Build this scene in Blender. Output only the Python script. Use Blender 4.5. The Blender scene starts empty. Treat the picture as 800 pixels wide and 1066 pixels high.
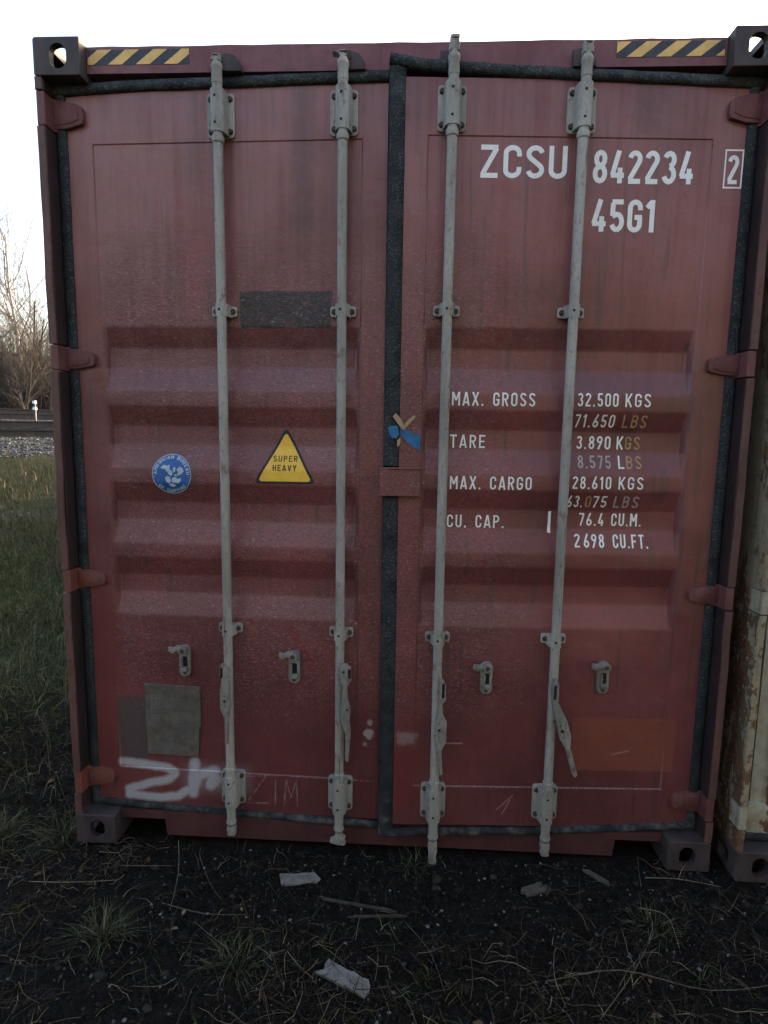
import bpy, bmesh, math, random
import numpy as np
from mathutils import Vector, Matrix, Euler

R = math.radians
scene = bpy.context.scene
COL = scene.collection

# ------------------------------------------------------------------ camera, world, sun, exposure
def make_camera():
    cam = bpy.data.cameras.new('camera'); co = bpy.data.objects.new('camera', cam); COL.objects.link(co)
    yaw, pitch, roll = -0.04736, -0.13102, 0.01513
    cy, sy, cp, sp = math.cos(yaw), math.sin(yaw), math.cos(pitch), math.sin(pitch)
    fw = Vector((sy*cp, cy*cp, sp)); r = Vector((cy, -sy, 0)); u = r.cross(fw)
    cr, sr = math.cos(roll), math.sin(roll)
    r2 = cr*r+sr*u; u2 = -sr*r+cr*u
    m = Matrix(((r2.x, u2.x, -fw.x), (r2.y, u2.y, -fw.y), (r2.z, u2.z, -fw.z))).to_4x4()
    m.translation = Vector((1.2942, -2.1033, 1.6137))
    co.matrix_world = m
    cam.sensor_fit = 'HORIZONTAL'; cam.sensor_width = 36; cam.lens = 622.8/800*36
    cam.clip_start = 0.05; cam.clip_end = 6000
    scene.camera = co
make_camera()

SUN_EL, SUN_AZ = R(13), R(40)          # azimuth measured from +Y (into the picture) towards +X (right)
def make_light():
    w = bpy.data.worlds.new('World'); scene.world = w; w.use_nodes = True
    nt = w.node_tree; nt.nodes.clear()
    out = nt.nodes.new('ShaderNodeOutputWorld'); bg = nt.nodes.new('ShaderNodeBackground')
    sky = nt.nodes.new('ShaderNodeTexSky'); sky.sky_type = 'NISHITA'; sky.sun_disc = False
    sky.sun_elevation = SUN_EL; sky.sun_rotation = SUN_AZ
    sky.altitude = 0; sky.air_density = 1.0; sky.dust_density = 4.6; sky.ozone_density = .75
    bg.inputs[1].default_value = 0.13
    nt.links.new(sky.outputs[0], bg.inputs[0]); nt.links.new(bg.outputs[0], out.inputs[0])
    sd = bpy.data.lights.new('sun', 'SUN'); sd.energy = 2.0; sd.angle = R(0.5); sd.color = (1.0, .78, .58)
    so = bpy.data.objects.new('sun', sd); COL.objects.link(so)
    d = Vector((math.sin(SUN_AZ)*math.cos(SUN_EL), math.cos(SUN_AZ)*math.cos(SUN_EL), math.sin(SUN_EL)))
    so.rotation_euler = d.to_track_quat('Z', 'Y').to_euler(); so.location = (30, 20, 30)
make_light()
vs = scene.view_settings
scene.display_settings.display_device = 'sRGB'
vs.view_transform = 'Standard'; vs.look = 'None'; vs.gamma = 1.0; vs.use_curve_mapping = False
vs.exposure = 2.68

rng = np.random.default_rng(7)
random.seed(7)

# ------------------------------------------------------------------ helpers: objects and tags
def tag(o, label=None, cat=None, group=None, kind=None):
    if label: o['label'] = label
    if cat: o['category'] = cat
    if group: o['group'] = group
    if kind: o['kind'] = kind
    return o
def empty(name, loc=(0, 0, 0), rz=0, parent=None):
    o = bpy.data.objects.new(name, None); COL.objects.link(o); o.location = loc; o.rotation_euler = (0, 0, rz)
    o.empty_display_size = .1
    if parent: o.parent = parent
    return o
def link_mesh(name, me, mat, parent=None, loc=(0, 0, 0), rot=(0, 0, 0)):
    if mat is not None and not me.materials: me.materials.append(mat)
    o = bpy.data.objects.new(name, me); COL.objects.link(o)
    o.location = loc; o.rotation_euler = rot
    if parent: o.parent = parent
    return o
def obj(name, bm, mat, parent=None, loc=(0, 0, 0), rot=(0, 0, 0), smooth=False, angle=35):
    me = bpy.data.meshes.new(name); bm.normal_update(); bm.to_mesh(me); bm.free()
    if smooth:
        for p in me.polygons: p.use_smooth = True
        try: me.set_sharp_from_angle(angle=R(angle))
        except Exception: pass
    return link_mesh(name, me, mat, parent, loc, rot)
def np_mesh(name, V, F, rnd=None):
    """V (n,3), F list of arrays grouped by side count, rnd per vertex"""
    me = bpy.data.meshes.new(name)
    V = np.asarray(V, np.float32); me.vertices.add(len(V)); me.vertices.foreach_set('co', V.ravel())
    loops = np.concatenate([f.ravel() for f in F]).astype(np.int32)
    tot = np.concatenate([np.full(len(f), f.shape[1], np.int32) for f in F])
    start = np.concatenate([[0], np.cumsum(tot)[:-1]]).astype(np.int32)
    me.loops.add(len(loops)); me.loops.foreach_set('vertex_index', loops)
    me.polygons.add(len(tot)); me.polygons.foreach_set('loop_start', start)
    try: me.polygons.foreach_set('loop_total', tot)
    except Exception: pass
    me.update(calc_edges=True)
    if rnd is not None:
        a = me.attributes.new('rnd', 'FLOAT', 'POINT'); a.data.foreach_set('value', np.asarray(rnd, np.float32))
    me.validate()
    return me

# ------------------------------------------------------------------ helpers: bmesh shapes
def box(bm, x0, x1, y0, y1, z0, z1, bev=0, seg=2):
    r = bmesh.ops.create_cube(bm, size=1)
    vs_ = r['verts']
    for v in vs_:
        v.co = Vector((x0+(v.co.x+.5)*(x1-x0), y0+(v.co.y+.5)*(y1-y0), z0+(v.co.z+.5)*(z1-z0)))
    if bev:
        es = list({e for v in vs_ for e in v.link_edges})
        bmesh.ops.bevel(bm, geom=es, offset=bev, segments=seg, profile=.5, affect='EDGES')
def cyl(bm, p0, p1, r0, r1=None, n=16, caps=True):
    p0, p1 = Vector(p0), Vector(p1); r1 = r0 if r1 is None else r1
    d = (p1-p0); q = d.to_track_quat('Z', 'Y')
    m = Matrix.Translation((p0+p1)/2) @ q.to_matrix().to_4x4()
    bmesh.ops.create_cone(bm, cap_ends=caps, segments=n, radius1=r0, radius2=r1, depth=d.length, matrix=m)
def lathe(bm, prof, x, y, n=16):
    """prof: list of (r, z) round a vertical axis at x, y"""
    rings = []
    for r, z in prof:
        rings.append([bm.verts.new((x+r*math.cos(2*math.pi*k/n), y+r*math.sin(2*math.pi*k/n), z)) for k in range(n)])
    for a, b in zip(rings, rings[1:]):
        for k in range(n):
            bm.faces.new((a[k], a[(k+1) % n], b[(k+1) % n], b[k]))
    bm.faces.new(rings[0][::-1]); bm.faces.new(rings[-1])
def prism_y(bm, pts, y0, y1, bev=0, z_of=None):
    """extrude polygon (x,z) from y0 (front) to y1"""
    a = [bm.verts.new((x, y0, z)) for x, z in pts]; b = [bm.verts.new((x, y1, z)) for x, z in pts]
    n = len(pts)
    fs = [bm.faces.new(a), bm.faces.new(b[::-1])]
    for i in range(n): fs.append(bm.faces.new((a[i], b[i], b[(i+1) % n], a[(i+1) % n])))
    bmesh.ops.recalc_face_normals(bm, faces=fs)
    if bev:
        es = [e for e in fs[0].edges]
        bmesh.ops.bevel(bm, geom=es, offset=bev, segments=2, profile=.5, affect='EDGES')
def prism_z(bm, pts, z0, z1):
    a = [bm.verts.new((x, y, z0)) for x, y in pts]; b = [bm.verts.new((x, y, z1)) for x, y in pts]
    n = len(pts)
    fs = [bm.faces.new(a[::-1]), bm.faces.new(b)]
    for i in range(n): fs.append(bm.faces.new((a[i], a[(i+1) % n], b[(i+1) % n], b[i])))
    bmesh.ops.recalc_face_normals(bm, faces=fs)
def rrect(x0, x1, z0, z1, r, n=4):
    out = []
    for cx, cz, a0 in ((x1-r, z1-r, 0), (x0+r, z1-r, 90), (x0+r, z0+r, 180), (x1-r, z0+r, 270)):
        for k in range(n+1):
            a = R(a0+90*k/n); out.append((cx+r*math.cos(a), cz+r*math.sin(a)))
    return out
def sweep(bm, path, prof, closed_prof=True):
    """path: list of (origin Vector, x axis, y axis); prof: 2D points"""
    rings = [[bm.verts.new(o+ax*p[0]+ay*p[1]) for p in prof] for o, ax, ay in path]
    n = len(prof)
    for a, b in zip(rings, rings[1:]):
        for k in range(n if closed_prof else n-1):
            bm.faces.new((a[k], a[(k+1) % n], b[(k+1) % n], b[k]))
    if closed_prof:
        bm.faces.new(rings[0][::-1]); bm.faces.new(rings[-1])
    bmesh.ops.recalc_face_normals(bm, faces=bm.faces)

# ------------------------------------------------------------------ helpers: shader nodes
class NT:
    def __init__(s, name):
        s.m = bpy.data.materials.new(name); s.m.use_nodes = True; s.t = s.m.node_tree; s.t.nodes.clear()
        s.out = s.t.nodes.new('ShaderNodeOutputMaterial'); s.b = s.t.nodes.new('ShaderNodeBsdfPrincipled')
        s.t.links.new(s.b.outputs[0], s.out.inputs[0])
        s.tc = s.t.nodes.new('ShaderNodeTexCoord'); s.co = s.tc.outputs['Object']
        s._sep = None
    def put(s, sock, v):
        if hasattr(v, 'links') or isinstance(v, bpy.types.NodeSocket): s.t.links.new(v, sock)
        elif isinstance(v, (tuple, list)) and len(v) == 3 and len(sock.default_value) == 4: sock.default_value = (*v, 1)
        else: sock.default_value = v
    def xyz(s):
        if not s._sep:
            n = s.t.nodes.new('ShaderNodeSeparateXYZ'); s.t.links.new(s.co, n.inputs[0]); s._sep = n.outputs
        return s._sep
    def math(s, op, a, b=None, c=None, clamp=False):
        n = s.t.nodes.new('ShaderNodeMath'); n.operation = op; n.use_clamp = clamp
        for i, v in enumerate((a, b, c)):
            if v is not None: s.put(n.inputs[i], v)
        return n.outputs[0]
    def add(s, a, b): return s.math('ADD', a, b)
    def sub(s, a, b): return s.math('SUBTRACT', a, b)
    def mul(s, a, b): return s.math('MULTIPLY', a, b)
    def mx(s, a, b): return s.math('MAXIMUM', a, b)
    def mn(s, a, b): return s.math('MINIMUM', a, b)
    def step(s, v, a, b):
        n = s.t.nodes.new('ShaderNodeMapRange'); n.interpolation_type = 'SMOOTHSTEP'
        s.put(n.inputs[0], v); n.inputs[1].default_value = a; n.inputs[2].default_value = b
        n.inputs[3].default_value = 0; n.inputs[4].default_value = 1
        if a > b:
            n.inputs[1].default_value = b; n.inputs[2].default_value = a; n.inputs[3].default_value = 1; n.inputs[4].default_value = 0
        return n.outputs[0]
    def noise(s, scale=(1, 1, 1), sc=5., detail=4., rough=.55, seed=0., dist=0.):
        mp = s.t.nodes.new('ShaderNodeMapping'); s.t.links.new(s.co, mp.inputs[0])
        mp.inputs['Scale'].default_value = scale; mp.inputs['Location'].default_value = (seed*3.17, seed*1.31, seed*2.3)
        n = s.t.nodes.new('ShaderNodeTexNoise'); s.t.links.new(mp.outputs[0], n.inputs['Vector'])
        n.inputs['Scale'].default_value = sc; n.inputs['Detail'].default_value = detail
        n.inputs['Roughness'].default_value = rough; n.inputs['Distortion'].default_value = dist
        return n.outputs[0]
    def voro(s, sc=50., scale=(1, 1, 1), rnd=1.):
        mp = s.t.nodes.new('ShaderNodeMapping'); s.t.links.new(s.co, mp.inputs[0]); mp.inputs['Scale'].default_value = scale
        n = s.t.nodes.new('ShaderNodeTexVoronoi'); s.t.links.new(mp.outputs[0], n.inputs['Vector'])
        n.inputs['Scale'].default_value = sc; n.inputs['Randomness'].default_value = rnd
        return n.outputs
    def mix(s, f, a, b, mode='MIX'):
        n = s.t.nodes.new('ShaderNodeMix'); n.data_type = 'RGBA'; n.blend_type = mode
        s.put(n.inputs[0], f); s.put(n.inputs[6], a); s.put(n.inputs[7], b)
        return n.outputs[2]
    def boxm(s, x0, x1, z0, z1, e=.01, wob=None):
        X, _, Z = s.xyz()
        if wob is not None: X = s.add(X, wob); Z = s.add(Z, wob)
        a = s.mul(s.step(X, x0-e, x0+e), s.step(X, x1+e, x1-e))
        b = s.mul(s.step(Z, z0-e, z0+e), s.step(Z, z1+e, z1-e))
        return s.mul(a, b)
    def blob(s, cx, cz, rx, rz, soft=.6, wob=None):
        X, _, Z = s.xyz()
        dx = s.math('DIVIDE', s.sub(X, cx), rx); dz = s.math('DIVIDE', s.sub(Z, cz), rz)
        d = s.math('SQRT', s.add(s.mul(dx, dx), s.mul(dz, dz)))
        if wob is not None: d = s.add(d, wob)
        return s.step(d, 1.0, 1.0-soft)
    def seg(s, ax, az, bx, bz):
        """distance in the XZ plane to a segment"""
        X, _, Z = s.xyz(); L2 = (bx-ax)**2+(bz-az)**2
        px = s.sub(X, ax); pz = s.sub(Z, az)
        t = s.math('DIVIDE', s.add(s.mul(px, bx-ax), s.mul(pz, bz-az)), L2, clamp=True)
        ex = s.sub(px, s.mul(t, bx-ax)); ez = s.sub(pz, s.mul(t, bz-az))
        return s.math('SQRT', s.add(s.mul(ex, ex), s.mul(ez, ez)))
    def attr(s, name='rnd'):
        n = s.t.nodes.new('ShaderNodeAttribute'); n.attribute_name = name; return n.outputs['Fac']
    def ramp(s, f, stops):
        n = s.t.nodes.new('ShaderNodeValToRGB'); cr = n.color_ramp
        while len(cr.elements) < len(stops): cr.elements.new(.5)
        for e, (p, c) in zip(cr.elements, stops): e.position = p; e.color = (*c, 1)
        s.put(n.inputs[0], f); return n.outputs[0]
    def bump(s, h, strength=.3, dist=.01, normal=None):
        n = s.t.nodes.new('ShaderNodeBump'); s.put(n.inputs['Height'], h)
        n.inputs['Strength'].default_value = strength; n.inputs['Distance'].default_value = dist
        if normal is not None: s.t.links.new(normal, n.inputs['Normal'])
        return n.outputs[0]
    def fin(s, col, rough=.6, normal=None, metal=0., spec=.4):
        s.put(s.b.inputs['Base Color'], col); s.put(s.b.inputs['Roughness'], rough); s.put(s.b.inputs['Metallic'], metal)
        s.b.inputs['Specular IOR Level'].default_value = spec
        if normal is not None: s.t.links.new(normal, s.b.inputs['Normal'])
        return s.m

MAROON = (.118, .032, .033)
CHALK_HAZE = (.255, .118, .114)
RUST = (.13, .045, .022)
GRIME = (.035, .024, .024)

def frost_normal(n, zone, base_dist=.004):
    """frozen dew: fine horizontal ripples in the zones where the photo shows it, plus broad dents"""
    f = n.noise((1, 1, 2.2), 95, 3, .6)
    f2 = n.noise((1, 1, 1.5), 210, 2, .5, 3)
    h = n.mul(n.add(f, n.mul(f2, .4)), zone)
    nb = n.bump(h, .45, .0034)
    big = n.noise((1, 1, 1), 3.1, 2, .5, 9)
    nb2 = n.bump(n.noise((1, 1, 1.4), 11, 3, .55, 19), .35, .008, nb)
    return n.bump(big, .7, .016, nb2)

def paint_material(name, side, hx):
    """weathered maroon container paint; masks are written in flat metres of the door end (X-hx, Z)"""
    n = NT(name); X, Y, Z = n.xyz()
    big = n.noise((1, 1, 1), 1.6, 4, .6, 1)
    streak = n.noise((9, 9, .45), 3.2, 5, .6, 2)
    fine = n.noise((1, 1, 1), 40, 4, .65, 4)
    vst = n.noise((60, 60, .9), 2.5, 3, .6, 5)
    c = n.mix(n.step(big, .35, .68), MAROON, (.185, .047, .046))
    # patchy chalked paint; its lift towards the top paints in lens haze
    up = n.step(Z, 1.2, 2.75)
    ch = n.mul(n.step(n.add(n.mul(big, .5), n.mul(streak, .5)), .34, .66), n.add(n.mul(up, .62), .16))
    c = n.mix(ch, c, CHALK_HAZE)
    # dirt runs
    c = n.mix(n.mul(n.step(streak, .54, .70), .45), c, GRIME)
    c = n.mix(n.mul(n.step(vst, .5, .75), n.mul(n.step(Z, 1.1, .2), .35)), c, (.06, .016, .018))
    c = n.mix(n.mul(n.step(fine, .60, .8), .22), c, (.26, .15, .15))
    c = n.mix(n.mul(n.step(fine, .40, .25), .25), c, (.05, .018, .02))
    c = n.mix(n.step(Z, 1.0, .3), c, n.mix(.38, c, (.060, .018, .020)))  # lower door darkened smoothly: dimmer light near the ground painted in
    # grime low down and along the bottom edge
    c = n.mix(n.mul(n.step(n.add(Z, n.mul(streak, .12)), .24, .10), .55), c, (.045, .035, .035))
    wob = n.mul(n.sub(fine, .5), .05)
    if side == 'L':
        q = lambda x: x-hx
        c = n.mix(n.mul(n.blob(q(.55), 2.25, .16, .30, .8, n.mul(n.sub(streak, .5), 1.2)), .5), c, (.19, .030, .030))
        c = n.mix(n.mul(n.blob(q(.43), 2.15, .05, .25, .9, n.mul(n.sub(streak, .5), .8)), .30), c, GRIME)
        c = n.mix(n.mul(n.boxm(q(.86), q(.93), 2.30, 2.77, .03, wob), .5), c, GRIME)
        c = n.mix(n.mul(n.boxm(q(.51), q(.54), 2.45, 2.77, .02, wob), .3), c, GRIME)
        c = n.mix(n.mul(n.step(n.noise((1, 1, 1), 14, 4, .7, 8), .30, .42), n.mul(n.boxm(q(.670), q(.999), 1.978, 2.103, .004, n.mul(n.sub(fine, .5), .02)), .96)), c, (.008, .010, .016))
        c = n.mix(n.mul(n.boxm(q(.150), q(.272), .318, .578, .003, n.mul(n.sub(fine, .5), .01)), .88), c, (.070, .055, .055))
        for a in ((.84, .875, .905, .79), (.90, .80, .93, .74)):
            c = n.mix(n.mul(n.step(n.seg(q(a[0]), a[1], q(a[2]), a[3]), .016, .004), .55), c, (.19, .022, .022))
        for bx, bz, r, k in ((1.147, .474, .022, .8), (1.152, .52, .013, .6), (1.133, .432, .010, .5), (1.09, .85, .03, .3), (1.15, .84, .025, .25), (.36, 1.94, .03, .25), (.31, 1.80, .03, .25)):
            c = n.mix(n.mul(n.blob(q(bx), bz, r, r*1.1, .5, n.mul(n.sub(fine, .5), 1.5)), k), c, (.36, .33, .33) if k > .3 else (.08, .03, .035))
        # white sprayed marks
        d = None
        for a in ((.166, .303, .253, .298), (.253, .298, .350, .288), (.350, .288, .381, .268), (.381, .268, .35, .238), (.35, .238, .27, .218), (.27, .218, .190, .190),
                  (.190, .190, .188, .165), (.19, .168, .300, .160), (.300, .160, .386, .170), (.386, .170, .43, .20)):
            e = n.seg(q(a[0]), a[1], q(a[2]), a[3]); d = e if d is None else n.mn(d, e)
        thin = n.step(n.add(d, n.mul(n.sub(fine, .5), .014)), .026, .007)
        d = None
        for a in ((.460, .312, .449, .19), (.449, .195, .47, .255), (.470, .262, .540, .285), (.54, .285, .521, .225), (.521, .225, .55, .25)):
            e = n.seg(q(a[0]), a[1], q(a[2]), a[3]); d = e if d is None else n.mn(d, e)
        fat = n.mul(n.step(n.add(d, n.mul(n.sub(fine, .5), .016)), .034, .008), .8)
        haze = n.mul(n.boxm(q(.42), q(.68), .20, .30, .04), .25)
        sp = n.mul(n.mx(n.mul(thin, .78), n.mx(fat, haze)), n.add(.72, n.mul(vst, .35)))
        c = n.mix(sp, c, (.42, .44, .47))
        # scratched letters
        d = None
        for a in ((.661, .272, .745, .277), (.745, .277, .667, .159), (.667, .159, .756, .164), (.783, .263, .782, .158), (.817, .160, .825, .266), (.825, .266, .844, .194), (.844, .194, .867, .269), (.867, .269, .870, .156)):
            e = n.seg(q(a[0]), a[1], q(a[2]), a[3]); d = e if d is None else n.mn(d, e)
        c = n.mix(n.mul(n.step(d, .0035, .0012), n.mul(n.step(fine, .35, .6), .55)), c, (.32, .24, .24))
        c = n.mix(n.mul(n.boxm(q(.16), q(1.18), .2780, .2825, .0015), n.mul(n.step(vst, .40, .65), .38)), c, (.40, .36, .36))
        c = n.mix(n.mul(n.boxm(q(.06), q(.155), .28, .95, .05, wob), .30), c, (.15, .022, .018))
        frost = n.mul(n.step(Z, 2.45, 2.05), n.mul(n.step(Z, .35, .75), n.step(X, q(.10), q(.22))))
        frost = n.mul(frost, n.step(big, .25, .5))
    elif side == 'R':
        q = lambda x: x-hx
        c = n.mix(n.mul(n.boxm(q(1.915), q(2.30), .355, .565, .004, n.mul(n.sub(fine, .5), .01)), .80), c, (.20, .058, .038))
        c = n.mix(n.mul(n.blob(q(2.05), 1.62, .07, .09, .8, wob), .55), c, (.045, .014, .010))
        c = n.mix(n.mul(n.blob(q(1.47), 2.50, .02, .10, .9), .0), c, GRIME)
        c = n.mix(n.mul(n.boxm(q(1.23), q(1.33), .20, .43, .02, wob), .4), c, (.15, .02, .02))
        c = n.mix(n.mul(n.boxm(q(1.25), q(1.325), .45, .50, .01, wob), .45), c, (.30, .22, .22))
        c = n.mix(n.mul(n.blob(q(2.17), .80, .03, .05, .8, wob), .4), c, (.19, .02, .02))
        c = n.mix(n.mul(n.boxm(q(2.0), q(2.10), 2.60, 2.78, .03, wob), .3), c, GRIME)
        c = n.mix(n.mul(n.boxm(q(1.36), q(2.27), .2795, .284, .0015), n.mul(n.step(vst, .40, .65), .38)), c, (.36, .30, .30))
        c = n.mix(n.mul(n.step(n.seg(q(1.44), .455, q(1.50), .456), .004, .001), .5), c, (.38, .33, .33))
        c = n.mix(n.mul(n.step(n.seg(q(2.07), .42, q(2.13), .435), .004, .001), .4), c, (.38, .33, .33))
        d = n.mn(n.seg(q(1.64), .19, q(1.70), .25), n.seg(q(1.66), .17, q(1.69), .23))
        c = n.mix(n.mul(n.step(d, .003, .001), .45), c, (.34, .25, .25))
        frost = n.mul(n.step(X, q(2.0), q(1.35)), n.mul(n.step(Z, 2.6, 1.9), n.step(Z, .45, .7)))
    else:
        frost = n.mul(n.step(Z, 2.5, 2.0), .25)
    # chips down to rust, and runs below the bolted brackets
    chip = n.step(n.add(n.noise((1, 1, .8), 36, 6, .78, 23), n.mul(n.step(big, .45, .7), .03)), .672, .690)
    c = n.mix(n.mul(chip, .75), c, (.055, .028, .022))
    if side in 'LR':
        for x_ in ((.618, 1.040) if side == 'L' else (1.395, 1.820)):
            for z_, ln_ in ((2.60, .22), (2.012, .12), (.858, .12)):
                c = n.mix(n.mul(n.mul(n.boxm(x_-hx-.050, x_-hx+.050, z_-ln_, z_, .018), n.step(vst, .42, .62)), .40), c, (.060, .028, .024))
    # pale glints of frozen drops
    dr = n.noise((1, 1, 2.2), 105, 3, .6, 6, .6); dr2 = n.noise((1, 1, 1.2), 46, 4, .7, 16, .4)
    c = n.mix(n.mul(n.mul(n.step(dr, .52, .66), frost), .26), c, (.30, .22, .23))
    c = n.mix(n.mul(n.mul(n.step(dr, .47, .36), frost), .40), c, (.030, .010, .012))
    c = n.mix(n.mul(n.mul(n.step(dr, .66, .72), frost), .42), c, (.50, .42, .43))
    c = n.mix(n.mul(n.step(dr2, .55, .72), .16), c, (.20, .12, .12))
    rough = n.add(.30, n.mul(fine, .20))
    return n.fin(c, rough, frost_normal(n, n.add(n.mul(frost, .9), .1)), spec=.5)

def simple_paint(name, c0, c1, rust=.3, rustc=RUST, rough=.6, sc=9, frost=.2, chip=.62):
    n = NT(name)
    a = n.noise((1, 1, .5), sc, 5, .65, 1); b = n.noise((1, 1, 1), sc*4, 4, .65, 3)
    st = n.noise((8, 8, .5), 3, 4, .6, 5)
    c = n.mix(n.step(a, .35, .65), c0, c1)
    c = n.mix(n.mul(n.step(n.add(n.mul(a, .5), n.mul(b, .5)), chip-.08, chip), rust), c, rustc)
    c = n.mix(n.mul(n.step(st, .52, .75), .4), c, GRIME)
    h = n.noise((1, 1, 2), 95, 3, .6, 8)
    return n.fin(c, rough, n.bump(n.add(n.mul(h, frost), n.mul(b, .5)), .4, .004), spec=.35)

def rod_mat(k=0.):
    n = NT('galvanised_grey')
    a = n.noise((1, 1, .25), 9, 4, .6, 1); b = n.noise((2, 2, .8), 45, 4, .7, 2); f = n.noise((1, 1, 1), 260, 2, .5, 3)
    c = n.mix(n.step(a, .3, .7), (.235, .225, .200), (.345, .335, .305))
    c = n.mix(n.mul(n.step(b, .52, .68), .5), c, (.13, .115, .10))
    c = n.mix(n.mul(n.step(n.noise((1, 1, .6), 24, 5, .7, 12), .56, .66), .65), c, (.11, .058, .042))
    c = n.mix(n.mul(n.step(f, .55, .75), .25), c, (.50, .50, .49))
    c = n.mix(n.mul(n.step(n.noise((6, 6, .5), 7, 3, .6, 4), .67, .72), .75), c, (.09, .035, .032))
    Z = n.xyz()[2]
    c = n.mix(n.mul(n.step(n.noise((3, 3, .35), 3.4, 5, .65, 21), .46, .64), .45), c, (.12, .115, .10))
    c = n.mix(n.mul(n.step(Z, .35, .05), .30), c, (.11, .11, .10))
    if k: c = n.mix(n.add(k, n.mul(n.step(b, .3, .7), .25)), c, (.060, .045, .042))
    return n.fin(c, .62, n.bump(n.add(f, b), .5, .002), metal=.0, spec=.4)
def rubber_mat(name='gasket_rubber', dust=.25):
    n = NT(name)
    a = n.noise((1, 1, 1), 16, 5, .7, 1); f = n.noise((1, 1, 1.6), 130, 3, .6, 2); Z = n.xyz()[2]
    c = n.mix(n.step(a, .3, .7), (.012, .015, .018), (.032, .036, .038))
    fr = n.mul(n.step(f, .52, .68), n.mul(n.mul(n.step(Z, .4, .9), n.step(a, .2, .5)), .62))
    c = n.mix(fr, c, (.12, .14, .15))
    c = n.mix(n.mul(n.step(a, .45, .75), n.mul(n.step(Z, .25, .12), dust*2.6)), c, (.15, .14, .13))
    c = n.mix(n.mul(n.step(a, .4, .7), n.mul(n.step(Z, 2.6, 2.8), dust)), c, (.10, .12, .12))
    return n.fin(c, .8, n.bump(f, .7, .004), spec=.2)
def flat_mat(name, col, var=.2, rough=.6, sc=30, wear=0, wearc=MAROON, seed=0):
    n = NT(name)
    a = n.noise((1, 1, 1), sc, 4, .65, seed); d = tuple(v*(1-var) for v in col)
    c = n.mix(n.step(a, .3, .7), d, col)
    if wear:
        w = n.noise((1, 1, 1), 60, 5, .75, seed+3)
        c = n.mix(n.step(w, .5+.2*(1-wear), .5+.2*(1-wear)+.05), c, wearc)
    return n.fin(c, rough, n.bump(a, .2, .002), spec=.35)

M = {}
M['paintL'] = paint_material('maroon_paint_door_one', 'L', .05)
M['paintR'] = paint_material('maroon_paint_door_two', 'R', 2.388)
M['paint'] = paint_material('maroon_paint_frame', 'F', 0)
M['post'] = simple_paint('maroon_paint_post', (.078, .037, .033), (.125, .060, .052), .7, (.085, .030, .018), sc=7)
M['casting'] = simple_paint('casting_dark', (.034, .026, .027), (.062, .046, .047), .4, (.04, .022, .018), sc=10)
M['header'] = simple_paint('header_paint', (.135, .046, .052), (.19, .080, .090), .25, (.04, .02, .02), sc=5)
M['sill'] = simple_paint('sill_paint', (.050, .018, .020), (.080, .028, .030), .5, (.03, .018, .015), sc=6)
M['hinge'] = simple_paint('hinge_paint', (.105, .034, .035), (.155, .060, .062), .35, (.08, .03, .03), sc=16)
M['primer'] = simple_paint('hinge_primer', (.17, .045, .028), (.13, .050, .042), .3, (.13, .055, .045), sc=12)
M['rod'] = rod_mat()
M['rubber'] = rubber_mat(); M['rod_dirty'] = rod_mat(.28)
M['web_shade'] = simple_paint('shaded_web', (.020, .013, .014), (.036, .020, .022), .4, (.02, .01, .008), sc=12)  # near-black colour standing for the shade between post lip and gasket
M['bolt'] = flat_mat('bolt_head', (.070, .048, .042), .5, .7, 90)
M['dark'] = flat_mat('hole_dark', (.012, .012, .012), .3, .8)
M['white'] = flat_mat('white_lettering', (.80, .82, .80), .10, .6, 40, .12, (.22, .10, .10), 2)
M['rustwhite'] = flat_mat('rust_stained_lettering', (.46, .27, .15), .35, .65, 50, .35, (.17, .06, .04), 4)
M['fadewhite'] = flat_mat('faded_lettering', (.40, .37, .36), .25, .65, 50, .3, (.16, .05, .05), 6)
M['yellow'] = flat_mat('sticker_yellow', (.80, .49, .06), .12, .5, 25, .10, (.33, .24, .16), 3)
M['haz_y'] = flat_mat('hazard_yellow', (.74, .48, .17), .2, .6, 22, .12, (.25, .18, .12), 5)
M['haz_b'] = flat_mat('hazard_black', (.045, .050, .065), .3, .6)
M['black'] = flat_mat('sticker_black', (.022, .024, .026), .3, .6, 60, .25, (.12, .10, .10), 7)
M['ink'] = flat_mat('sticker_ink', (.050, .040, .022), .3, .7)
M['blue'] = flat_mat('emblem_blue', (.030, .115, .36), .25, .5, 20, .05, (.10, .16, .25), 8)
M['eblue'] = flat_mat('emblem_pale', (.42, .52, .60), .3, .6, 80, .25, (.10, .2, .4), 9)
M['tapeblue'] = flat_mat('tape_blue', (.030, .150, .34), .25, .6, 30, .12, (.04, .05, .08), 10)
M['tapetan'] = flat_mat('tape_tan', (.40, .28, .16), .25, .6)
M['plate'] = None

def plate_mat():
    n = NT('data_plate_metal'); X, Y, Z = n.xyz()
    a = n.noise((1, 1, 1), 14, 5, .7, 1); b = n.noise((1, 1, 1), 90, 4, .7, 2)
    c = n.mix(n.step(a, .3, .7), (.080, .070, .062), (.140, .125, .112))
    c = n.mix(n.mul(n.step(b, .55, .7), .5), c, (.07, .05, .045))
    # worn rows of small print on the upper part
    row = n.math('SINE', n.mul(Z, 2*math.pi/.0135))
    ch = n.noise((1, 1, .05), 260, 2, .6, 3)
    txt = n.mul(n.mul(n.step(row, .35, .6), n.step(ch, .5, .56)), n.boxm(.235, .42, .45, .612, .01))
    c = n.mix(n.mul(txt, .34), c, (.03, .027, .025))
    c = n.mix(n.mul(n.step(n.noise((1, 1, 1), 22, 4, .7, 7), .58, .68), n.mul(n.step(Z, .50, .40), .5)), c, (.20, .12, .075))
    return n.fin(c, .55, n.bump(n.add(b, a), .4, .002), metal=.15)
M['plate'] = plate_mat()

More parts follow.
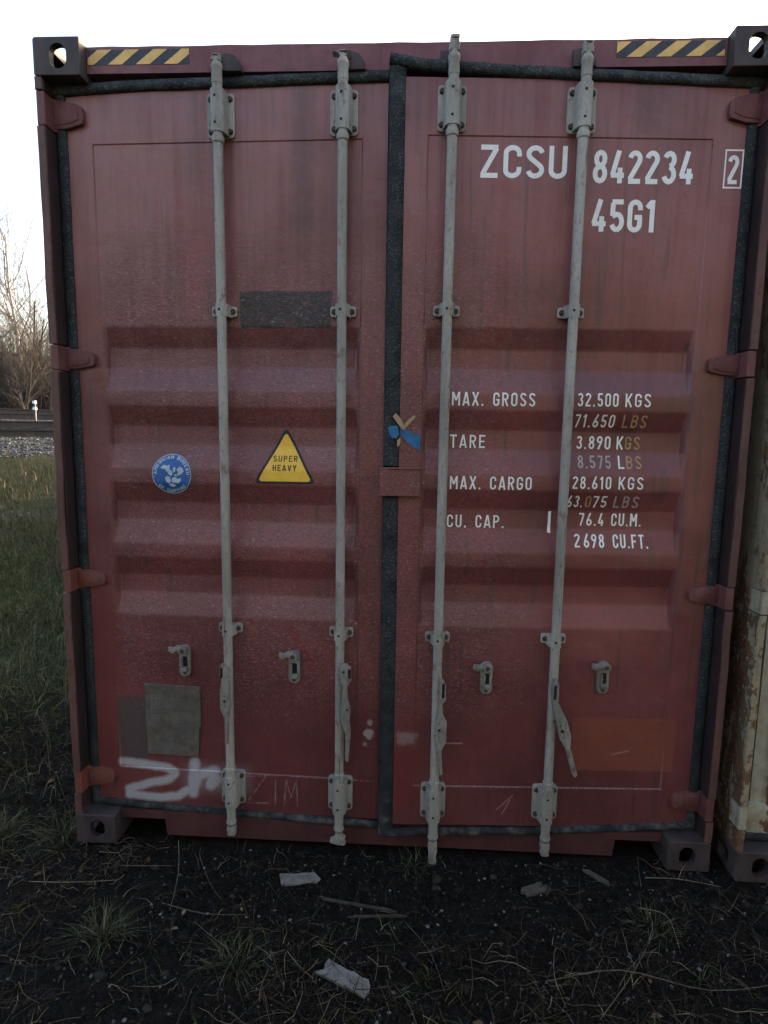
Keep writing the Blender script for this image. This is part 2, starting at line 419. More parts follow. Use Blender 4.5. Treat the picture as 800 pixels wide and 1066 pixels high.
# ------------------------------------------------------------------ stencil lettering
def arc(cx, cy, rx, ry, a0, a1, n=10):
    return [(cx+rx*math.cos(R(a0+(a1-a0)*k/n)), cy+ry*math.sin(R(a0+(a1-a0)*k/n))) for k in range(n+1)]
l, r, m_, b, T = .07, .43, .25, .07, .93
def _O(l=l, r=r): 
    mm = (l+r)/2; rx = (r-l)/2
    return [arc(mm, T-rx, rx, rx, 0, 180)+arc(mm, b+rx, rx, rx, 180, 360)+[(r, T-rx)]]
GL = {
 'Z': (.52, [[(.03, T), (.49, T)], [(.45, .90), (.08, .10)], [(.03, b), (.49, b)]]),
 'C': (.5, [[(r, .66), (r, .75)]+arc(m_, .75, .18, .18, 0, 180)+arc(m_, .25, .18, .18, 180, 360)+[(r, .34)]]),
 'S': (.5, [arc(m_, .745, .18, .185, 10, 225, 12)+arc(m_, .255, .18, .185, 45, -170, 12)]),
 'U': (.5, [[(l, 1), (l, .25)]+arc(m_, .25, .18, .18, 180, 360)+[(r, 1)]]),
 '8': (.5, [arc(m_, .735, .155, .195, 0, 360, 16), arc(m_, .29, .18, .22, 0, 360, 16)]),
 '4': (.5, [[(.29, 1), (.07, .25)], [(.02, .25), (.50, .25)], [(.35, .48), (.35, 0)]]),
 '2': (.5, [arc(m_, .75, .18, .18, 170, -35)+[(.08, .13)], [(.03, b), (.48, b)]]),
 '3': (.5, [arc(m_, .74, .165, .19, 160, -90)[:], arc(m_, .29, .18, .22, 90, -165)]),
 '5': (.5, [[(.46, T), (.06, T)], [(.10, .90), (.09, .50)], [(.09, .47)]+arc(m_, .31, .18, .24, 125, -160)]),
 'G': (.5, [[(r, .68), (r, .75)]+arc(m_, .75, .18, .18, 0, 180)+arc(m_, .25, .18, .18, 180, 360)+[(r, .48)], [(.24, .46), (.50, .46)]]),
 '1': (.34, [[(.03, .76), (.18, .93)], [(.22, 1), (.22, 0)]]),
 'M': (.64, [[(l, 0), (l, 1)], [(.10, .95), (.32, .38)], [(.54, .95), (.32, .38)], [(.57, 0), (.57, 1)]]),
 'A': (.54, [[(.05, 0), (.26, 1)], [(.49, 0), (.28, 1)], [(.12, .24), (.42, .24)]]),
 'X': (.52, [[(.05, 0), (.47, 1)], [(.47, 0), (.05, 1)]]),
 '.': (.18, [[(.09, 0), (.09, .14)]]),
 'R': (.5, [[(l, 0), (l, 1)], [(l, T), (m_, T)]+arc(m_, .715, .18, .215, 90, -90)+[(l, .50)], [(.24, .5), (.44, 0)]]),
 'O': (.5, _O()), '0': (.5, _O()), 'D': (.5, [[(l, 0), (l, 1)], [(l, T), (m_, T)]+arc(m_, .75, .18, .18, 90, 0)+arc(m_, .25, .18, .18, 0, -90)+[(l, b)]]),
 'T': (.5, [[(.0, T), (.5, T)], [(.25, 1), (.25, 0)]]),
 'E': (.46, [[(l, 0), (l, 1)], [(l, T), (.45, T)], [(l, .5), (.40, .5)], [(l, b), (.45, b)]]),
 'F': (.46, [[(l, 0), (l, 1)], [(l, T), (.45, T)], [(l, .5), (.40, .5)]]),
 'L': (.46, [[(l, 0), (l, 1)], [(l, b), (.45, b)]]),
 'P': (.5, [[(l, 0), (l, 1)], [(l, T), (m_, T)]+arc(m_, .705, .18, .225, 90, -90)+[(l, .48)]]),
 'B': (.5, [[(l, 0), (l, 1)], [(l, T), (m_, T)]+arc(m_, .73, .165, .20, 90, -90)+[(l, .53)], [(m_, .53)]+arc(m_, .30, .18, .23, 90, -90)+[(l, .07)]]),
 'K': (.5, [[(l, 0), (l, 1)], [(.46, 1), (.10, .40)], [(.20, .52), (.46, 0)]]),
 '7': (.5, [[(.03, T), (.48, T)], [(.44, .90), (.19, 0)]]),
 '6': (.5, [[(.35, 1), (.09, .40)], arc(m_, .27, .18, .20, 0, 360, 16)]),
 '9': (.5, [[(.15, 0), (.41, .60)], arc(m_, .73, .18, .20, 0, 360, 16)]),
 'V': (.52, [[(.05, 1), (.26, 0)], [(.47, 1), (.26, 0)]]), 'Y': (.52, [[(.05, 1), (.26, .45)], [(.47, 1), (.26, .45)], [(.26, .5), (.26, 0)]]),
 'H': (.5, [[(l, 0), (l, 1)], [(r, 0), (r, 1)], [(l, .5), (r, .5)]]), 'N': (.54, [[(l, 0), (l, 1)], [(l, .96), (.47, .04)], [(.47, 0), (.47, 1)]]),
 'I': (.14, [[(.07, 0), (.07, 1)]]), 'W': (.7, [[(.05, 1), (.2, 0)], [(.2, 0), (.35, .9)], [(.35, .9), (.5, 0)], [(.5, 0), (.65, 1)]]),
 ' ': (.34, []),
}
def stroke_strip(pts, w):
    """2D polyline to quads of half width w; returns (verts, quads)"""
    P = [Vector(p) for p in pts]; V = []
    P = [p for i, p in enumerate(P) if i == 0 or (p-P[i-1]).length > 1e-5]
    closed = (P[0]-P[-1]).length < 1e-4
    for i, p in enumerate(P):
        a = P[i-1] if i else (P[-2] if closed else None)
        c = P[i+1] if i < len(P)-1 else (P[1] if closed else None)
        d1 = (p-a).normalized() if a is not None and (p-a).length > 1e-6 else None
        d2 = (c-p).normalized() if c is not None and (c-p).length > 1e-6 else None
        if d1 is None: d1 = d2
        if d2 is None: d2 = d1
        if d1 is None: d1 = d2 = Vector((1, 0))
        d = (d1+d2).normalized(); nn = Vector((-d.y, d.x)); k = max(.5, nn.dot(Vector((-d1.y, d1.x))))
        V += [p+nn*w/k, p-nn*w/k]
    return V, [(2*i, 2*i+1, 2*i+3, 2*i+2) for i in range(len(P)-1)]
def text_width(s, gap): return sum(GL[c][0] for c in s)+gap*(len(s)-1)
def text_strips(s, x0, x1, z0, h, pen=.065, gap=.14, hscale=None):
    k = (x1-x0)/text_width(s, gap) if hscale is None else hscale
    out = []; x = x0
    for ch in s:
        w, strokes = GL[ch]
        for st in strokes:
            V, Q = stroke_strip([(p[0]*h*(k/h), p[1]*h) for p in st], pen*h)
            out.append(([(x+v.x, z0+v.y) for v in V], Q))
        x += (w+gap)*k
    return out

BR = [1.98, 1.910, 1.840, 1.757, 1.700, 1.630, 1.560, 1.473, 1.418, 1.346, 1.276, 1.190, 1.136, 1.064, .994, .912]
DEPTH = .036
def prof(z):
    return sum(prof0(z+(k-4)*.0021) for k in range(9))/9 if BR[-1]-.012 < z < BR[0]+.012 else .0035
def prof0(z):
    """depth of the door sheet behind the stiles at height z (the four pressed channels)"""
    base = .0035
    for k in range(4):
        a, b_, c, d = BR[4*k:4*k+4]
        if d < z < a:
            if z >= b_: return base+(DEPTH-base)*(a-z)/(a-b_)
            if z >= c: return DEPTH
            return base+(DEPTH-base)*(z-d)/(c-d)
    return base
FINE = sorted({round(z+d, 4) for z in BR for d in (-.0068, -.0034, 0, .0034, .0068)})
def wrap_decal(name, parts, mat, parent, hx, lift=.0012, onto_sheet=True, layer=.00015, label=None):
    """parts: list of (2D verts, faces); wrapped on the pressed sheet of the door"""
    bm = bmesh.new()
    for i, (V, Q) in enumerate(parts):
        vv = [bm.verts.new((x-hx, -i*layer, z)) for x, z in V]
        for q in Q:
            try: bm.faces.new([vv[j] for j in q])
            except ValueError: pass
    if onto_sheet:
        zs = [v.co.z for v in bm.verts]
        for z in FINE:
            if min(zs) < z < max(zs):
                bmesh.ops.bisect_plane(bm, geom=list(bm.verts)+list(bm.edges)+list(bm.faces), plane_co=(0, 0, z), plane_no=(0, 0, 1))
        for v in bm.verts: v.co.y += prof(v.co.z)-lift
    else:
        for v in bm.verts: v.co.y -= lift
    for f in bm.faces:
        f.normal_update()
        if f.normal.y > 0: f.normal_flip()
    o = obj(name, bm, mat, parent)
    if label: o['label'] = label
    return o
def poly(pts): return (pts, [tuple(range(len(pts)))])

# ------------------------------------------------------------------ container pieces
W, H, LEN = 2.438, 2.896, 12.19
def casting_mesh():
    def tmp(bm):
        me = bpy.data.meshes.new('t'); bm.to_mesh(me); bm.free(); o = bpy.data.objects.new('t', me); COL.objects.link(o); return o
    bm = bmesh.new(); box(bm, 0, .162, 0, .178, 0, .118)
    es = [e for e in bm.edges if all(v.co.x < .001 for v in e.verts)]
    bmesh.ops.bevel(bm, geom=es, offset=.013, segments=4, profile=.5, affect='EDGES')
    es = [e for e in bm.edges if e.calc_face_angle(0) > R(60)]
    bmesh.ops.bevel(bm, geom=es, offset=.003, segments=2, profile=.5, affect='EDGES')
    base = tmp(bm); cuts = []
    bm = bmesh.new(); box(bm, .026, .137, .026, .155, .026, .094); cuts.append(tmp(bm))
    bm = bmesh.new(); prism_y(bm, rrect(.060, .118, .020, .098, .0285, 6), -.02, .05); cuts.append(tmp(bm))
    bm = bmesh.new(); prism_y(bm, rrect(-.125, -.052, .025, .092, .028, 6), -.02, .05)
    bmesh.ops.rotate(bm, verts=bm.verts, cent=(0, 0, 0), matrix=Matrix.Rotation(R(-90), 3, 'Z')); cuts.append(tmp(bm))
    bm = bmesh.new(); box(bm, .050, .113, .028, .150, .05, .2, .02, 4); cuts.append(tmp(bm))
    for c in cuts:
        md = base.modifiers.new('b', 'BOOLEAN'); md.operation = 'DIFFERENCE'; md.object = c; md.solver = 'EXACT'
    dg = bpy.context.evaluated_depsgraph_get(); dg.update()
    me = bpy.data.meshes.new_from_object(base.evaluated_get(dg))
    me.name = 'corner_casting'
    for o in [base]+cuts:
        d = o.data; bpy.data.objects.remove(o); bpy.data.meshes.remove(d)
    for p in me.polygons: p.use_smooth = False
    return me
CAST = casting_mesh()

def bracket(name, x, z0, z1, w, parent, hx, rodoff, mat, bolts=4, sleeve=.0245):
    bm = bmesh.new()
    prism_y(bm, [(px-hx, pz) for px, pz in rrect(x-w/2, x+w/2, z0, z1, min(.013, (z1-z0)/4.5))], -.010, .002, .002)
    # pressed half sleeve round the rod
    s0, s1 = (z0+.004, z1-.004) if bolts == 4 else (z0-.003, z1+.003)
    n = 14; pr = []
    pr.append((x-hx+sleeve+.006, -.0105))
    for k in range(n+1):
        a = math.pi*k/n; pr.append((x-hx+sleeve*math.cos(a), -rodoff-sleeve*math.sin(a)*.95+.004))
    pr.append((x-hx-sleeve-.006, -.0105))
    prism_z(bm, pr, s0, s1)
    o = obj(name, bm, mat, parent, smooth=True, angle=40)
    pts = [(sx*(w/2-.014), z) for sx in (-1, 1) for z in ((z0+.020, z1-.020) if bolts == 4 else ((z0+z1)/2,))]
    for dx, z in pts:
        bm = bmesh.new(); cx_ = x-hx+dx
        cyl(bm, (cx_, -.010, z), (cx_, -.018, z), .0105, .0075, 10)
        obj('bolt_head', bm, M['bolt'], parent, smooth=True, angle=40)
    for z in ((z0+.030, z1-.030) if bolts == 4 else ((z0+z1)/2,)):
        bm = bmesh.new(); fy = -rodoff-sleeve*.95+.004
        cyl(bm, (x-hx-.003, fy+.004, z), (x-hx-.003, fy-.0006, z), .0045, n=8)
        obj('grease_hole', bm, M['dark'], parent)
    return o

def rod_profile(z0, z1, r=.0165):
    return [(r, z0), (r, z1)]
def lock_rod(x, ztop, zbot, parent, hx, off, mat, bent=False, flip=1):
    """round rod with collars, and a cam hook at each end"""
    bm = bmesh.new(); X, Y = x-hx, -off
    zt, zb = 2.775, .150
    lathe(bm, [(.0165, zb), (.0165, .318), (.0195, .320), (.0195, .330), (.0165, .332), (.0165, 2.570), (.0200, 2.573), (.0215, 2.585), (.0200, 2.592), (.0165, 2.594), (.0165, zt)], X, Y, 20)
    # necks above the top bracket, below the bottom one
    lathe(bm, [(.018, zt-.02), (.0175, zt+.022), (.020, zt+.026), (.0195, zt+.036), (.014, zt+.046), (.013, zt+.052)], X, Y, 16)
    lathe(bm, [(.013, zb-.064), (.0145, zb-.056), (.020, zb-.048), (.0185, zb-.040), (.0165, zb-.032), (.0180, zb+.020)], X, Y, 16)
    o = obj('lock_rod', bm, mat, parent, smooth=True, angle=40)
    # cams
    for top in (1, 0):
        bm = bmesh.new(); z0 = zt+.048 if top else zb-.062; s = 1 if top else -1
        hgt = (ztop-z0) if top else (z0-zbot)
        if bent:
            pts = [(-.013, 0), (-.012, .45), (-.034, .70), (-.030, .86), (-.008, .95), (.020, 1.0), (.026, .90), (.006, .78), (.008, .62), (.024, .50), (.020, .36), (.012, .30), (.012, 0)]
        else:
            pts = [(-.015, 0), (-.017, .40), (-.013, .55), (-.015, .92), (-.009, 1.0), (.012, 1.0), (.016, .93), (.013, .62), (.017, .45), (.015, 0)]
        P = [(X+px*flip, z0+s*pz*hgt) for px, pz in pts]
        if (s < 0) != (flip < 0): P = P[::-1]
        prism_y(bm, P, Y-.013, Y+.014, .003)
        if top: box(bm, X-.010, X+.010, Y-.018, Y-.011, z0+hgt*.72, z0+hgt*.90, .003)
        else: cyl(bm, (X, Y-.012, z0-hgt*.78), (X, Y-.0165, z0-hgt*.78), .006, n=10)
        obj('cam', bm, mat, parent, smooth=True, angle=40)
    return o

def handle(pts, parent, hx, off, mat, slot=None, rivets=()):
    bm = bmesh.new()
    prism_y(bm, [(px-hx, pz) for px, pz in pts], -off-.012, -off, .002)
    o = obj('door_handle', bm, M['rod_dirty'], parent, smooth=True, angle=40)
    if slot:
        bm = bmesh.new()
        x, z0, z1 = slot
        prism_y(bm, [(px-hx, pz) for px, pz in rrect(x-.005, x+.005, z0, z1, .0048)], -off-.0128, -off-.010)
        obj('handle_slot', bm, M['dark'], parent)
    for x, z, rr in rivets:
        bm = bmesh.new(); cyl(bm, (x-hx, -off-.010, z), (x-hx, -off-.0135, z), rr, n=10)
        obj('handle_hole', bm, M['dark'], parent)
    return o

def retainer(x, z0, z1, parent, hx, mat, hook=1):
    bm = bmesh.new()
    prism_y(bm, [(px-hx, pz) for px, pz in rrect(x-.022, x+.022, z0, z1, .018)], -.012, .001, .002)
    hz = z1-.006
    pts = [(x+.018, hz-.022), (x+.018, hz), (x, hz+.010), (x-.018, hz+.014), (x-.030, hz+.004), (x-.052, hz+.006), (x-.054, hz-.010), (x-.036, hz-.020), (x-.022, hz-.010), (x-.006, hz-.020)]
    prism_y(bm, [(px-hx, pz) for px, pz in pts], -.038, -.028, .002)
    cyl(bm, (x-hx, -.010, hz-.008), (x-hx, -.028, hz-.008), .011, n=12)
    # the folded catch lower down
    box(bm, x-hx-.012, x-hx+.014, -.026, -.010, z0+.022, z0+.038, .003)
    box(bm, x-hx-.012, x-hx-.006, -.026, -.010, z0+.036, z0+.078, .002)
    obj('handle_retainer', bm, M['rod_dirty'], parent, smooth=True, angle=40)
    bm = bmesh.new(); prism_y(bm, [(px-hx, pz) for px, pz in rrect(x-.009, x+.011, z0+.040, z0+.080, .003)], -.0128, -.010)
    obj('retainer_slot', bm, M['dark'], parent)
    bm = bmesh.new(); cyl(bm, (x-hx, -.0375, hz-.008), (x-hx, -.042, hz-.008), .009, .006, n=12)
    obj('rivet', bm, M['bolt'], parent, smooth=True)
    bm = bmesh.new(); cyl(bm, (x-hx, -.012, z0+.014), (x-hx, -.015, z0+.014), .006, n=10)
    obj('rivet', bm, M['bolt'], parent, smooth=True)

def strip_gasket(parent, hx, path, w, mat, off0=0., bulge=.012, seed=0, name='gasket'):
    """rubber lip along a polyline in (x,z)"""
    P = []; rr = random.Random(seed)
    for (x0, z0), (x1, z1) in zip(path, path[1:]):
        L = math.hypot(x1-x0, z1-z0); n = max(2, int(L/.045))
        for k in range(n): P.append((x0+(x1-x0)*k/n, z0+(z1-z0)*k/n))
    P.append(path[-1])
    bm = bmesh.new(); fr = []
    for i, p in enumerate(P):
        a = P[max(0, i-1)]; c = P[min(len(P)-1, i+1)]
        d = Vector((c[0]-a[0], 0, c[1]-a[1])).normalized(); nn = Vector((-d.z, 0, d.x))
        j = rr.uniform(-.0009, .0009)
        fr.append((Vector((p[0]-hx, -off0+rr.uniform(-.001, .001), p[1]))+nn*j, nn, Vector((0, -1, 0))))
    h = w/2
    pr = [(-h, -.012), (-h, 0), (-h*.8, bulge*.6), (-h*.3, bulge), (h*.2, bulge*.85), (h*.75, bulge*.55), (h, -.001), (h, -.012)]
    sweep(bm, fr, pr)
    return obj(name, bm, mat, parent, smooth=True, angle=60)

def hinge_blade(side, z0, z1, parent, hx, mat, door_x):
    """tapered welded blade from the post pin on to the door stile"""
    s = 1 if side == 'L' else -1
    X = lambda v: (v if side == 'L' else W-v)
    bm = bmesh.new(); zc = (z0+z1)/2; h = (z1-z0)/2
    pts = [(.030, -h*.96), (.030, h*.96), (.078, h*.92), (.118, h*.70), (.132, h*.50), (.136, h*.20), (.136, -h*.40), (.130, -h*.62), (.112, -h*.72), (.080, -h*.90)]
    pts = [(X(a)-hx, zc+c) for a, c in pts]
    if side == 'L': pts = pts[::-1]
    prism_y(bm, pts, -.017, .003, .0012)
    # raised rib along the middle
    pts = [(.036, -h*.72), (.036, h*.72), (.095, h*.52), (.118, h*.32), (.120, -h*.3), (.095, -h*.55)]
    pts = [(X(a)-hx, zc+c) for a, c in pts]
    if side == 'L': pts = pts[::-1]
    prism_y(bm, pts, -.0195, -.0165, .001)
    xp = X(.030)-hx
    cyl(bm, (xp, -.004, z0-.004), (xp, -.004, z1+.004), .012, n=14)
    return obj('hinge', bm, mat, parent, smooth=True, angle=40)

def build_door(side, cont, mats, ang, hy, lettering, zt=2.770, zb=.125):
    hx = .05 if side == 'L' else W-.05
    XA, XB = (.068, 1.187) if side == 'L' else (1.243, W-.068)
    CA, CB = (.155, 1.103) if side == 'L' else (1.318, 2.265)
    # ---- door leaf: stiles, rails and the pressed sheet as one surface
    xs = [XA, CA, CA+.004, CA+.008, CA+.018, CA+.024, CB-.024, CB-.018, CB-.008, CB-.004, CB, XB]
    zs = sorted(set([zb, .2820, .2855, .5, .7]+FINE+[2.3, 2.592, 2.5955, zt]))
    bm = bmesh.new(); g = {}
    for i, x in enumerate(xs):
        for j, z in enumerate(zs):
            inside = .2835 < z < 2.594
            if i in (0, 1, 10, 11) or not inside: y = 0
            else: y = .0035+(prof(z)-.0035)*(0, 0, 0, .10, .88, 1, 1, .88, .10, 0)[i]
            g[i, j] = bm.verts.new((x-hx, y, z))
    for i in range(len(xs)-1):
        for j in range(len(zs)-1):
            bm.faces.new((g[i, j], g[i+1, j], g[i+1, j+1], g[i, j+1]))
    # edges of the leaf turned back
    nj = len(zs)-1; ni = len(xs)-1
    ring = [g[i, 0] for i in range(ni+1)]+[g[ni, j] for j in range(1, nj+1)]+[g[i, nj] for i in range(ni-1, -1, -1)]+[g[0, j] for j in range(nj-1, 0, -1)]
    back = [bm.verts.new((v.co.x, .050, v.co.z)) for v in ring]
    for k in range(len(ring)):
        k2 = (k+1) % len(ring); bm.faces.new((ring[k], back[k], back[k2], ring[k2]))
    bm.faces.new(back[::-1])
    bmesh.ops.recalc_face_normals(bm, faces=bm.faces)
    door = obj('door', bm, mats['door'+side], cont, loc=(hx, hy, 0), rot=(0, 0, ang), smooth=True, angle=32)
    # weld bead along the top seam
    # ---- gaskets
    gm = mats['rubber']; s = 1 if side == 'L' else -1
    ox = .050 if side == 'L' else W-.050
    strip_gasket(door, hx, [(ox, zb-.01), (ox, zt+.012)], .037, gm, .004, .008, 1)
    cx = 1.215
    if side == 'L':
        strip_gasket(door, hx, [(.03, zt-.006), (.30, zt+.006), (1.187, zt+.014)], .036, gm, .006, .012, 2)
        strip_gasket(door, hx, [(.05, zb+.012), (.4, zb-.004), (1.19, zb-.022)], .027, gm, .006, .008, 3)
    else:
        strip_gasket(door, hx, [(cx, .075), (cx, 1.388)], .056, gm, -.002, .009, 4)
        strip_gasket(door, hx, [(cx, 1.500), (cx+.002, 2.825)], .056, gm, -.002, .009, 5)
        strip_gasket(door, hx, [(1.190, zt+.052), (1.30, zt+.036), (1.60, zt+.020), (2.41, zt-.004)], .036, gm, .006, .012, 6)
        strip_gasket(door, hx, [(1.225, .090), (1.36, .096), (1.8, .106), (2.395, .140)], .027, gm, .006, .008, 7)
        bm = bmesh.new(); prism_y(bm, [(x-hx, z) for x, z in rrect(1.174, 1.318, 1.393, 1.494, .003)][::1], -.024, .001, .003)
        box(bm, 1.205-hx, 1.318-hx, -.029, -.020, 1.488, 1.496, .002)
        obj('overlap_plate', bm, mats['door'+side], door)
    # ---- hinges
    for k, (z0, z1) in enumerate(((2.635, 2.730), (1.826, 1.900), (1.015, 1.085), (.205, .282))):
        mt = mats['primer'] if (side == 'L' and k >= 2) else mats['hinge']
        h = hinge_blade(side, z0, z1, door, hx, mt, 0)
        if mt is M['primer']: h['label'] = 'hinge blade showing orange primer'
    # ---- lock rods
    rods = [(.618, 2.842, .050, False), (1.040, 2.840, .040, True)] if side == 'L' else [(1.395, 2.870, -.004, False), (1.820, 2.860, .035, False)]
    for k, (x, zt_, zb_, bent) in enumerate(rods):
        off = .040
        lock_rod(x, zt_, zb_, door, hx, off, mats['rod'], bent)
        bracket('rod_bracket', x, 2.600, 2.742, .094, door, hx, off, mats['rod'])
        bracket('rod_bracket', x, .162, .300, .094, door, hx, off, mats['rod'])
        bracket('rod_guide', x, 2.012, 2.048, .090, door, hx, off, mats['rod'], 2, .0215)
        bracket('rod_guide', x, .858, .894, .090, door, hx, off, mats['rod'], 2, .0215)
    ro = mats['rod']
    if side == 'L':
        handle([(.600, .755), (.616, .752), (.628, .735), (.628, .640), (.632, .600), (.624, .545), (.617, .44), (.608, .44), (.608, .545), (.592, .575), (.592, .650), (.600, .690), (.592, .710), (.592, .740)], door, hx, .057, ro, (.600, .700, .742), ((.610, .61, .005), (.610, .63, .002), (.610, .59, .002)))
        handle([(1.046, .772), (1.066, .776), (1.084, .762), (1.086, .71), (1.072, .690), (1.074, .645), (1.086, .600), (1.080, .555), (1.086, .52), (1.078, .395), (1.066, .400), (1.066, .505), (1.052, .540), (1.048, .600), (1.056, .690), (1.044, .71), (1.042, .75)], door, hx, .058, ro, (1.080, .72, .757), ((1.058, .745, .0045), (1.072, .60, .004)))
        retainer(.437, .676, .800, door, hx, ro); retainer(.862, .668, .795, door, hx, ro)
    else:
        handle([(1.402, .740), (1.414, .738), (1.424, .72), (1.426, .655), (1.414, .645), (1.418, .60), (1.432, .575), (1.432, .50), (1.416, .465), (1.422, .37), (1.412, .368), (1.404, .455), (1.388, .50), (1.388, .56), (1.404, .64), (1.402, .70)], door, hx, .058, ro, (1.416, .668, .722), ((1.405, .545, .005), (1.404, .57, .002), (1.404, .52, .002)))
        handle([(1.812, .745), (1.824, .745), (1.832, .725), (1.830, .655), (1.852, .610), (1.862, .565), (1.884, .522), (1.882, .490), (1.905, .375), (1.914, .370), (1.918, .385), (1.893, .495), (1.888, .528), (1.860, .600), (1.848, .610)][:0] or
               [(1.812, .745), (1.826, .745), (1.834, .725), (1.834, .655), (1.868, .590), (1.888, .525), (1.886, .485), (1.918, .378), (1.910, .366), (1.898, .380), (1.870, .478), (1.846, .515), (1.832, .575), (1.812, .645), (1.806, .700)], door, hx, .058, ro, (1.820, .668, .722), ((1.853, .548, .0065), (1.846, .57, .002), (1.860, .525, .002)))
        retainer(1.580, .660, .782, door, hx, ro); retainer(2.012, .668, .792, door, hx, ro)
    return door, hx

def build_container(loc, mats, label, cat, angs, hys, mark=True):
    c = empty('shipping_container', loc); tag(c, label, cat)
    # corner castings
    for sx, x in ((1, 0), (-1, W)):
        for sy, y in ((1, 0), (-1, LEN)):
            for sz, z in ((1, H-.118), (-1, .118)):
                o = link_mesh('corner_casting', CAST, mats['casting'], c, (x, y, z)); o.scale = (sx, sy, sz)
    # posts with a J section: front lip, web, back
    for side in ('L', 'R'):
        X = lambda v: (v if side == 'L' else W-v)
        segs = [(.118, .195), (.292, 1.005), (1.095, 1.815), (1.910, 2.625), (2.740, H-.118)]
        bm = bmesh.new(); rr = random.Random(3 if side == 'L' else 5)
        pr = [(.0, .075), (.0, .009), (.003, .005), (.024, .005), (.027, .009), (.027, .075)]
        if side == 'R': pr = [(-a, b_) for a, b_ in pr][::-1]
        x0 = 0 if side == 'L' else W
        for z0, z1 in segs:
            n = max(2, int((z1-z0)/.09)); path = []
            for k in range(n+1):
                z = z0+(z1-z0)*k/n; j = rr.uniform(-.0022, .0022) if 0 < k < n else 0
                if side == 'L' and mark and .95 < z < 1.75: j -= .004*math.sin(math.pi*(z-.95)/.8)
                path.append((Vector((x0+j, 0, z)), Vector((1, 0, 0)), Vector((0, 1, 0))))
            sweep(bm, path, pr)
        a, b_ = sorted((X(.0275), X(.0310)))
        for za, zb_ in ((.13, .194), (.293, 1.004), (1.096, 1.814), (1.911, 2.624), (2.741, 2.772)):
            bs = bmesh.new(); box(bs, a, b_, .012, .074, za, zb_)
            obj('post_shade', bs, M['web_shade'], c)  # dark strip over the web, painting the shaded gap inside the post
        a, b_ = sorted((X(.0), X(.060)))
        box(bm, a+.0005, b_-.0005, .0765, .178, .119, H-.119)
        bmesh.ops.recalc_face_normals(bm, faces=bm.faces)
        p = obj('corner_post', bm, mats['post'], c)
        for k, (z0, z1) in enumerate(((2.635, 2.730), (1.826, 1.900), (1.015, 1.085), (.205, .282))):
            bm = bmesh.new()
            for za, zb_ in ((z0-.006, z1+.006),):
                aa, bb = sorted((X(.002), X(.031))); box(bm, aa, bb, .009, .0755, za, zb_, .003)
            mt = mats['primer'] if (side == 'L' and k >= 2) else mats['hinge']
            obj('hinge_lug', bm, mt, p)
    # header
    bm = bmesh.new(); n = 26; rr = random.Random(8)
    xs = [.163+(W-.326)*k/n for k in range(n+1)]
    zt = [H-.003+rr.uniform(-.0014, .0014) for _ in xs]
    fr = [bm.verts.new((x, .047, z-.004)) for x, z in zip(xs, zt)]; fl = [bm.verts.new((x, .047, 2.806)) for x in xs]
    tp = [bm.verts.new((x, .054, z)) for x, z in zip(xs, zt)]; tb = [bm.verts.new((x, .17, z)) for x, z in zip(xs, zt)]; lb = [bm.verts.new((x, .17, 2.806)) for x in xs]
    for k in range(n):
        for a, b_ in ((fl, fr), (fr, tp), (tp, tb), (tb, lb), (lb, fl)):
            bm.faces.new((a[k], a[k+1], b_[k+1], b_[k]))
    bm.faces.new((fl[0], fr[0], tp[0], tb[0], lb[0])); bm.faces.new((fl[-1], lb[-1], tb[-1], tp[-1], fr[-1]))
    bmesh.ops.recalc_face_normals(bm, faces=bm.faces)
    box(bm, .164, W-.164, .112, .168, 2.74, 2.8055)
    header = obj('header', bm, mats['header'], c)
    for x in (.618+.045, 1.040+.035, 1.395+.0, 1.822+.0):
        bm = bmesh.new()
        pts = [(x-.040, 2.796), (x+.036, 2.796), (x+.032, 2.820), (x+.014, 2.845), (x-.008, 2.852), (x-.040, 2.848)]
        prism_y(bm, pts[::-1], .022, .048, .004)
        obj('cam_keeper', bm, mats['casting'], header, smooth=True, angle=40)
    if mark:
        def hazard(x0, x1, z0, z1, first):
            ys, bs = [], []; p = (x1-x0)/3.62; sl = .062; x = x0-sl
            k = 0; x = first
            while x < x1:
                a = [(x, z0), (x+p/2, z0), (x+p/2+sl, z1), (x+sl, z1)]
                # clip to the strip
                def clip(P, xc, keep):
                    out = []
                    for i in range(len(P)):
                        q0, q1 = P[i], P[(i+1) % len(P)]
                        in0, in1 = (q0[0] >= xc) == keep or q0[0] == xc, (q1[0] >= xc) == keep or q1[0] == xc
                        if in0: out.append(q0)
                        if in0 != in1:
                            t = (xc-q0[0])/(q1[0]-q0[0]); out.append((xc, q0[1]+t*(q1[1]-q0[1])))
                    return out
                a = clip(clip(a, x0, True), x1, False)
                if len(a) > 2: ys.append(a)
                x += p
            bm = bmesh.new(); box(bm, x0-.001, x1, .0462, .0471, z0-.001, z1); o = obj('hazard_marking', bm, M['haz_b'], header)
            bm = bmesh.new()
            for a in ys: bm.faces.new([bm.verts.new((px, .0452, pz)) for px, pz in a])
            for f in bm.faces:
                f.normal_update()
                if f.normal.y > 0: f.normal_flip()
            obj('hazard_stripes', bm, M['haz_y'], header)
        hazard(.168, .516, 2.833, 2.879, .150-.010)
        hazard(1.925, 2.266, 2.834, 2.880, 1.862)
    # sill with fork notches
    bm = bmesh.new()
    pts = [(.163, .112), (.163, .082), (.340, .082), (.348, .014), (W-.348, .014), (W-.340, .082), (W-.163, .082), (W-.163, .112)]
    prism_y(bm, pts, .048, .17)
    obj('sill', bm, mats['sill'], c)
